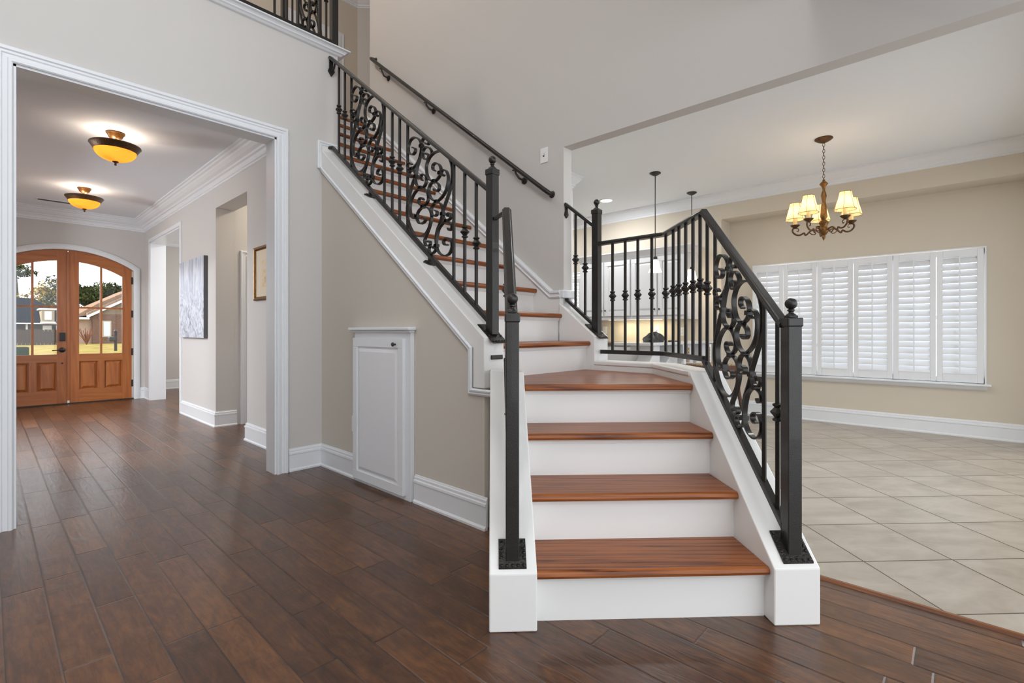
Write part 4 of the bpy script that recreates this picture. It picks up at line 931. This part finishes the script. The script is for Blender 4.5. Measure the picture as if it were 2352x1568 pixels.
S('trim_cabinet_crown', MB().sweep([(a, 2.19+b) for a, b in [(0.0, -0.10), (0.012, -0.10), (0.014, -0.085), (0.03, -0.07), (0.05, -0.035), (0.056, -0.02), (0.066, -0.014), (0.066, 0), (0, 0)]],
  [(6.449, 4.25, 0), (BX, 4.25, 0), (BX, 2.59, 0), (6.449, 2.59, 0)][::-1], (0, 0, 1)) , M['cab'])
S('trim_light_rail', MB().box(BX-0.01, BX+0.015, 2.585, 4.25, 1.235, 1.27).box(BX, 6.449, 2.585, 2.60, 1.235, 1.27), M['cab'])
st = MB().box(BX+0.04, BX+0.10, 2.98, 3.80, 1.236, 1.262).build('undercabinet_light', M['strip'], None); tag(st, 'long lit strip light under the kitchen wall cabinets', 'light')
for y in (3.15, 3.6): 
    d = lamp('undercabinet_glow', (BX+0.12, y, 1.225), 1.2, (1.0, 0.88, 0.60), kind='AREA', size=0.2)
cover_plate('kitchen_outlet', lambda a, z, d: (6.45-d, 4.02+a, 1.09+z), 'white outlet plate on the backsplash at the left, behind the short railing', 'outlet', 'outlet')
cover_plate('kitchen_switch', lambda a, z, d: (6.45-d, 3.17+a, 1.09+z), 'white switch plate on the backsplash above the dark cloth bag', 'light switch', 'switch')
cover_plate('kitchen_outlet', lambda a, z, d: (6.45-d, 2.80+a, 1.07+z), 'white outlet plate on the backsplash at the right end of the cabinets', 'outlet', 'outlet')
gran = simple('dark_granite', (0.12, 0.10, 0.085), 0.25, vary=0.7, vs=60)
bc = thing('base_cabinet', (5.88, 3.9, 0), 'white kitchen base cabinet under the dark granite counter', 'cabinet')
MB().box(5.90, 6.449, 2.75, 5.2, 0.0, 0.88).build('body', M['cab'], bc)
for i in range(5):
    a = 2.78+i*0.48
    raised_door(MB(), a, a+0.46, 0.12, 0.86, 0.02, 0, lambda q, z, dd: (5.90-dd, q, z), rail=0.05).build('door', M['cab'], bc)
tag(MB().box(5.86, 6.449, 2.75, 5.2, 0.88, 0.92).build('countertop', gran, None, bevel=0.005), 'dark granite countertop running under the wall cabinets', 'countertop')
# bar
bar = thing('breakfast_bar', (5.4, 2.5, 0), 'white breakfast bar with curved scroll brackets behind the landing railing', 'bar counter')
MB().box(4.70, 6.449, 2.50, 2.62, 0.0, 0.925).build('panel', M['cab'], bar)
MB().box(4.45, 6.449, 2.26, 2.70, 0.925, 0.955).build('top', simple('pale_stone_top', (0.62, 0.62, 0.62), 0.15), bar, bevel=0.006)
BR = [(0.36, 0.0), (0.02, 0.0), (0.0, 0.10), (0.03, 0.22), (0.08, 0.26), (0.15, 0.30), (0.20, 0.36), (0.22, 0.45), (0.36, 0.45)]
for i in range(4):
    x0 = 4.47+0.43*i
    bp = smooth_path(BR[1:8], 4)
    poly = [(x0+0.36, 0.475)]+[(x0+a, 0.475+z) for a, z in bp]+[(x0+0.36, 0.925)]
    MB(XZ).prism(poly, 2.34, 2.50).build('bracket', M['cab'], bar, bevel=0.008)
# cloth bag on the bar
rnd = random.Random(3)
b = MB(); nu, nv = 22, 12; vs = []
for j in range(nv+1):
    v = j/nv*PI/2
    for i in range(nu):
        u = 2*PI*i/nu
        k = 1+0.16*math.sin(5*u+3*v)+0.10*math.sin(9*u-4*v)+rnd.uniform(-0.05, 0.05)
        rr = math.cos(v)*k
        vs.append((4.90+0.135*rr*math.cos(u), 2.46+0.09*rr*math.sin(u), 0.955+(0.085+0.040*rr*math.cos(u)+0.022*math.sin(5*u+1)+0.010*math.sin(11*u))*math.sin(v)**0.6))
fs = [(j*nu+i, j*nu+(i+1) % nu, (j+1)*nu+(i+1) % nu, (j+1)*nu+i) for j in range(nv) for i in range(nu)]+[tuple(range(nu-1, -1, -1))]
b.add(vs, fs)
bagm = simple('black_cloth', (0.025, 0.024, 0.022), 0.5, bumpscale=40, bs=0.9, bd=0.01)
bt = thing('cloth_bag', (4.9, 2.46, 0.955), 'crumpled black cloth bag lying on the breakfast bar', 'bag')
b.build('body', bagm, bt, smooth=True)
MB().tube([(5.01, 2.44, 0.97), (5.05, 2.42, 0.985), (5.06, 2.42, 1.01), (5.03, 2.43, 1.03), (4.97, 2.44, 1.035)], 0.006, 8).build('strap', bagm, bt, smooth=True)
rem = thing('remote_control', (5.22, 2.38, 0.955), 'slim black remote lying beside the black cloth bag', 'remote')
MB().box(5.12, 5.22, 2.36, 2.39, 0.955, 0.972).build('body', M['black'], rem, bevel=0.004)
tag(MB().tube([(5.25, 2.37, 0.961), (5.38, 2.36, 0.961)], 0.006, 8).build('pen', M['black'], None, smooth=True), 'black pen on the bar right of the remote', 'pen')
# kitchen window, small shutters at far left
LD2 = louver_mesh(0.30, 0.066)
S('trim_kitchen_window', MB().sweep(CAS, [(6.45, 5.22, 1.0), (6.45, 5.22, 1.93), (6.45, 4.42, 1.93), (6.45, 4.42, 1.0)], (-1, 0, 0)).box(6.40, 6.45, 4.34, 5.30, 0.975, 1.0), M['trim'])
struct(MB().box(6.440, 6.449, 4.42, 5.22, 1.0, 1.93).build('window_2', M['brightpane']))
shutter(6.418, 4.43, 4.82, 1.01, 1.92, 'white shutter panel of the kitchen window, beside the cabinet', 'small kitchen shutters', 13, LD2, -0.9)
shutter(6.418, 4.83, 5.21, 1.01, 1.92, 'white shutter panel of the kitchen window, farther from the cabinet', 'small kitchen shutters', 13, LD2, -0.9)

# wooden counter chair beyond the landing
def weave():
    t = NT('woven_rush'); c = t.node('ShaderNodeTexChecker'); t.l.new(t.pos(), c.inputs[0]); c.inputs['Scale'].default_value = 55
    c.inputs[1].default_value = (0.42, 0.33, 0.20, 1); c.inputs[2].default_value = (0.16, 0.10, 0.05, 1)
    t.l.new(c.outputs[0], t.b.inputs['Base Color']); t.rough(0.8); return t.m
wv = weave()
cc = thing('counter_stool', (5.2, 1.98, 0), 'dark wooden counter stool with woven seat standing before the breakfast bar', 'stool')
def stool_pt(a, b_, z): 
    A_ = math.radians(-20); return (5.2+a*math.cos(A_)-b_*math.sin(A_), 1.95+a*math.sin(A_)+b_*math.cos(A_), z)
MB(lambda a, b_, z: stool_pt(a, b_, z)).box(-0.22, 0.22, -0.20, 0.20, 0.66, 0.72).build('seat', M['darkwood'], cc, bevel=0.008)
MB(lambda a, b_, z: stool_pt(a, b_, z)).box(-0.19, 0.19, -0.17, 0.17, 0.71, 0.73).build('woven_cushion', wv, cc, bevel=0.008)
for sa in (-1, 1):
    for sb in (-1, 1):
        MB().tube([stool_pt(sa*0.19, sb*0.17, 0.68), stool_pt(sa*0.20, sb*0.18, 0.45), stool_pt(sa*0.235, sb*0.21, 0.2), stool_pt(sa*0.28, sb*0.24, 0.0)], 0.02, 8, [0.022, 0.02, 0.018, 0.016]).build('leg', M['darkwood'], cc, smooth=True)
MB(stool_pt).box(-0.185, -0.13, 0.165, 0.185, 0.74, 0.90).box(0.13, 0.185, 0.165, 0.185, 0.74, 0.90).build('woven_wrap', wv, cc, bevel=0.005)
MB().tube([stool_pt(-0.19, 0.175, 0.68), stool_pt(-0.20, 0.18, 0.93)], 0.014, 8).tube([stool_pt(0.19, 0.175, 0.68), stool_pt(0.20, 0.18, 0.93)], 0.014, 8).build('back_post', M['trim'], cc, smooth=True)

# ================================================================== OUTSIDE
GZ = -0.15
_simple = simple
def simple(*a, **k):
    k['spec'] = 0.0; return _simple(*a, **k)
def grass():
    t = NT('autumn_lawn'); n = t.noise(t.pos(), 1.2, 6., 0.7)
    t.color(t.ramp(n, [(0.3, (0.13, 0.11, 0.035)), (0.5, (0.25, 0.20, 0.07)), (0.7, (0.36, 0.28, 0.11))])); t.rough(0.95); t.b.inputs['Specular IOR Level'].default_value = 0.0; return t.m
def gz(y): return -0.15 if y < 12 else -0.15+0.31*min(1, (y-12)/35)
S('ground_lawn', MB(YZ).prism([(9.9, -0.3), (9.9, -0.15), (12, -0.15), (47, 0.16), (120, 0.16), (120, -0.3)], -40, 60), grass())
S('porch_slab', MB().box(-2.5, 1.9, 9.86, 12.5, -0.12, -0.01), simple('concrete', (0.45, 0.42, 0.38), 0.9))
S('sun_block_roof', MB().box(-3.5, 1.9, 9.86, 13.0, 2.95, 3.1).box(-3.5, 1.9, 12.7, 13.0, 2.75, 3.0), M['trim'])  # unseen slab added to keep the sun out of the front doors
S('roof_main', MB().box(-3, 7, 9.9, 10.0, CZ, HZ), simple('brick_outside', (0.3, 0.14, 0.09), 0.9))
def bricks():
    t = NT('red_brick'); x, y, z = t.sep(t.pos()); b = t.node('ShaderNodeTexBrick'); t.l.new(t.comb(t.math('ADD', x, y), z, 0.0), b.inputs[0])
    b.inputs['Scale'].default_value = 5; b.inputs['Color1'].default_value = (0.17, 0.07, 0.045, 1); b.inputs['Color2'].default_value = (0.11, 0.05, 0.035, 1)
    b.inputs['Mortar'].default_value = (0.22, 0.19, 0.16, 1); b.inputs['Mortar Size'].default_value = 0.03
    t.l.new(b.outputs[0], t.b.inputs['Base Color']); t.rough(0.9); t.b.inputs['Specular IOR Level'].default_value = 0.0; return t.m
BRK = bricks(); SHG = simple('brown_shingles', (0.24, 0.165, 0.12), 0.95, vary=0.25, vs=8)
SLT = simple('dark_slate_roof', (0.012, 0.014, 0.020), 0.9, vary=0.3, vs=6); SID = simple('grey_siding', (0.07, 0.065, 0.065), 0.8)
# brick house with a gable facing the street (right pane)
bh = thing('brick_house', (8, 50, GZ), 'red brick house with a gabled shingle roof seen through the right door leaf', 'house')
hx0, hx1, hy0, hy1 = 5.55, 13.6, 49, 60; px_, pz_ = 9.6, 4.95
MB().box(hx0, hx1, hy0, hy1, GZ, 2.45).build('wall', BRK, bh)
MB().box(hx0-0.75, hx0, hy0+0.3, hy1, GZ, 2.2).build('side_wall', simple('brick_sunlit_tone', (0.40, 0.29, 0.23), 0.9), bh)  # sunlight on this side put into a paler brick colour
MB().prism([(hx0, 2.45), (hx1, 2.45), (px_, pz_-0.1)], hy0, hy0+0.2, T=XZ).build('gable', simple('tan_siding', (0.22, 0.175, 0.13), 0.8), bh)
b = MB(XZ).prism([(hx0-0.3, 2.30), (px_, pz_), (hx1+0.45, 2.30), (hx1+0.45, 2.5), (px_, pz_+0.22), (hx0-0.3, 2.52)], hy0-0.2, hy1)
b.prism([(hx0-1.1, 2.15), (hx0-0.2, 2.35), (px_-0.2, pz_-0.1), (8.6, 4.85), (5.9, 3.25)], hy0+0.6, hy1)
b.build('roof', SHG, bh)
MB(XZ).prism([(hx0-0.35, 2.10), (px_, pz_-0.14), (hx1+0.5, 2.10), (hx1+0.5, 2.30), (px_, pz_+0.06), (hx0-0.35, 2.30)], hy0-0.3, hy0-0.2).prism([(7.3, 3.05), (8.9, 2.25), (8.9, 2.05), (7.3, 2.85)], hy0-0.3, hy0-0.2).prism(rrect(hx0-1.15, hx0-0.2, 2.02, 2.16), hy0-0.3, hy0+0.4).build('fascia', M['trim'], bh)
f = MB().box(6.14, 6.68, hy0-0.05, hy0, 0.66, 1.93).build('window', simple('window_surround', (0.45, 0.38, 0.28), 0.8), bh)
MB().box(6.22, 6.60, hy0-0.07, hy0-0.04, 0.74, 1.85).build('pane', simple('window_blind', (0.60, 0.64, 0.68), 0.4), f)
# dark roofed house (left pane)
dh = thing('slate_roof_house', (1.5, 56, GZ), 'house with a dark slate roof and white dormer seen through the left door leaf', 'house')
MB().box(-6, 4.9, 56, 66, GZ, 1.85).build('wall', SID, dh)
MB(YZ).prism([(55.4, 1.75), (60.5, 4.05), (66, 1.75)], -6, 2.9).add([(2.9, 55.4, 1.75), (5.1, 55.4, 1.75), (5.1, 66, 1.75), (2.9, 66, 1.75), (2.9, 60.5, 4.05)], [(0, 1, 4), (1, 2, 4), (2, 3, 4), (0, 3, 2, 1), (0, 4, 3)]).build('roof', SLT, dh)
dm = MB().box(3.08, 3.85, 55.0, 58, 1.9, 2.88).build('dormer', simple('cream_siding', (0.32, 0.27, 0.20), 0.8), dh)
MB().box(2.95, 3.98, 54.9, 58, 2.88, 3.0).box(3.0, 3.92, 54.9, 55.02, 1.78, 1.9).box(3.26, 3.68, 54.95, 54.99, 2.05, 2.75).build('dormer_trim', M['trim'], dm)
MB().box(-6, 4.9, 55.3, 55.42, 1.70, 1.80).box(3.2, 3.75, 55.9, 55.98, 1.1, 1.6).box(4.0, 4.5, 55.9, 55.98, 1.1, 1.6).box(2.2, 2.32, 55.8, 55.95, 0, 1.7).build('trim', M['trim'], dh)
fc = thing('wooden_fence', (1, 47, 0.15), 'weathered wooden privacy fence behind the lawn', 'fence')
b = MB()
for i in range(70):
    x = -9+i*0.19; b.box(x, x+0.175, 47, 47.03, 0.15, 1.22+random.uniform(-0.03, 0.03))
b.build('pickets', simple('grey_fence_wood', (0.075, 0.058, 0.048), 0.9, vary=0.25, vs=3), fc)
mbx = thing('mailbox', (4.75, 33.5, gz(33.5)), 'black mailbox on a post in the front lawn', 'mailbox')
MB().box(4.69, 4.81, 33.44, 33.56, gz(33.4), 1.05).lathe([(0, 1.22), (0.05, 1.18), (0.08, 1.10), (0.07, 1.05), (0, 1.04)], (4.75, 33.5, 0), 10).build('post', M['black'], mbx)
MB().box(4.45, 4.72, 33.3, 33.8, 0.55, 0.82).build('box', M['black'], mbx, bevel=0.06)
ub = MB().box(0.1, 1.25, 29, 30, gz(29), 0.42).build('utility_box', simple('green_cabinet', (0.02, 0.035, 0.02), 0.6), None, bevel=0.04); tag(ub, 'low green utility box on the lawn at the left edge of the door glass', 'utility box')
def leafmat(name, a, c):
    t = NT(name); n = t.noise(t.pos(), 0.9, 5., 0.7); t.color(t.ramp(n, [(0.35, a), (0.65, c)])); t.rough(0.9); t.b.inputs['Specular IOR Level'].default_value = 0.0; return t.m
LG = leafmat('dark_green_leaves', (0.012, 0.020, 0.008), (0.075, 0.085, 0.028)); LY = leafmat('yellow_leaves', (0.16, 0.115, 0.025), (0.40, 0.29, 0.07)); BK = simple('bark', (0.06, 0.045, 0.03), 0.9)
def tree(name, x, y, h, rad, lm, label, n=2600, leaf=0.22, squash=0.7, gz=GZ, lo=0.35, trunk=0.22):
    rn = random.Random(int(x*31+y)); t = thing(name, (x, y, gz), label, 'tree', 'trees beyond the front lawn')
    MB().tube([(x, y, gz), (x+0.1, y, gz+h*0.5), (x-0.05, y, gz+h*0.85)], trunk, 8, [trunk, trunk*0.7, trunk*0.3]).build('trunk', BK, t)
    b = MB(); cl = []
    for _ in range(14):
        a = rn.uniform(0, 2*PI); r = rad*math.sqrt(rn.random())*0.75; cl.append((x+r*math.cos(a), y+r*math.sin(a), gz+h*(lo+(1-lo)*rn.random()*0.9), rad*rn.uniform(0.3, 0.5)))
    for _ in range(n):
        c = rn.choice(cl); u = Vector((rn.gauss(0, 1), rn.gauss(0, 1), rn.gauss(0, 1))).normalized()*c[3]*rn.random()**0.4
        p = Vector((c[0]+u.x, c[1]+u.y, c[2]+u.z*squash)); d1 = Vector((rn.uniform(-1, 1), rn.uniform(-1, 1), rn.uniform(-1, 1)))*leaf; d2 = Vector((rn.uniform(-1, 1), rn.uniform(-1, 1), rn.uniform(-1, 1)))*leaf
        b.add([p, p+d1, p+d2], [(0, 1, 2)])
    b.build('foliage', lm, t, recalc=False)
tree('leafy_tree', 6.9, 66, 7.0, 3.2, LG, 'dense green tree behind the brick house, left in the right door leaf', 4200, 0.3)
tree('leafy_tree', 11.6, 79, 7.2, 3.0, LG, 'dense green tree behind the brick house gable', 4000, 0.3)
tree('leafy_tree', 4.3, 70, 6.6, 3.4, LY, 'broad yellow autumn tree above the slate roof beside the door meeting stiles', 4200, 0.28)
tree('leafy_tree', -0.8, 71, 6.2, 3.4, LY, 'broad yellow autumn tree above the slate roof at the left edge', 3600, 0.28)
tree('pine_tree', 2.3, 78, 10.2, 1.8, LG, 'tall thin pine standing above the yellow trees', 1100, 0.25, 0.35, lo=0.72)
br_ = thing('oak_tree', (5.6, 20, GZ), 'near tree whose leafy branch hangs into the top of the right door leaf', 'tree')
rn = random.Random(5); b = MB(); lb = MB()
MB().tube([(5.6, 20, GZ), (5.5, 20, 2.5), (5.3, 20, 5.0), (5.2, 20, 6.5)], 0.2, 10, [0.24, 0.2, 0.15, 0.08]).build('trunk', BK, br_)
for j in range(7):
    p = Vector((5.35, 20+rn.uniform(-0.1, 0.1), 4.4)); P = [p.copy()]
    for k in range(8):
        p = p+Vector((-0.36+0.03*j+rn.uniform(-.06, .06), rn.uniform(-.12, .12), -0.05-0.035*j+rn.uniform(-.05, .05))); P.append(p.copy())
        if k > 2:
            for _ in range(30):
                q = p+Vector((rn.uniform(-.2, .2), rn.uniform(-.2, .2), rn.uniform(-.2, .15))); d1 = Vector((rn.uniform(-1, 1), rn.uniform(-1, 1), rn.uniform(-1, 1)))*0.06; d2 = Vector((rn.uniform(-1, 1), rn.uniform(-1, 1), rn.uniform(-1, 1)))*0.06
                lb.add([q, q+d1, q+d2], [(0, 1, 2)])
    b.tube(P, 0.014, 5)
b.build('branch', BK, br_); lb.build('foliage', LY, br_, recalc=False)
bs = thing('shrub', (5.3, 46.5, GZ), 'small bare reddish shrub at the corner of the brick house', 'shrub')
b = MB()
for j in range(22):
    a = rn.uniform(0, PI*2); r = rn.uniform(0.2, 0.6); b.tube([(4.9, 46.0, 0.15), (4.9+r*0.5*math.cos(a), 46.0+r*0.5*math.sin(a), 0.65), (4.9+r*math.cos(a), 46.0+r*math.sin(a), GZ+rn.uniform(1.0, 1.5))], 0.02, 5)
b.build('stems', simple('red_stems', (0.20, 0.09, 0.06), 0.9), bs)
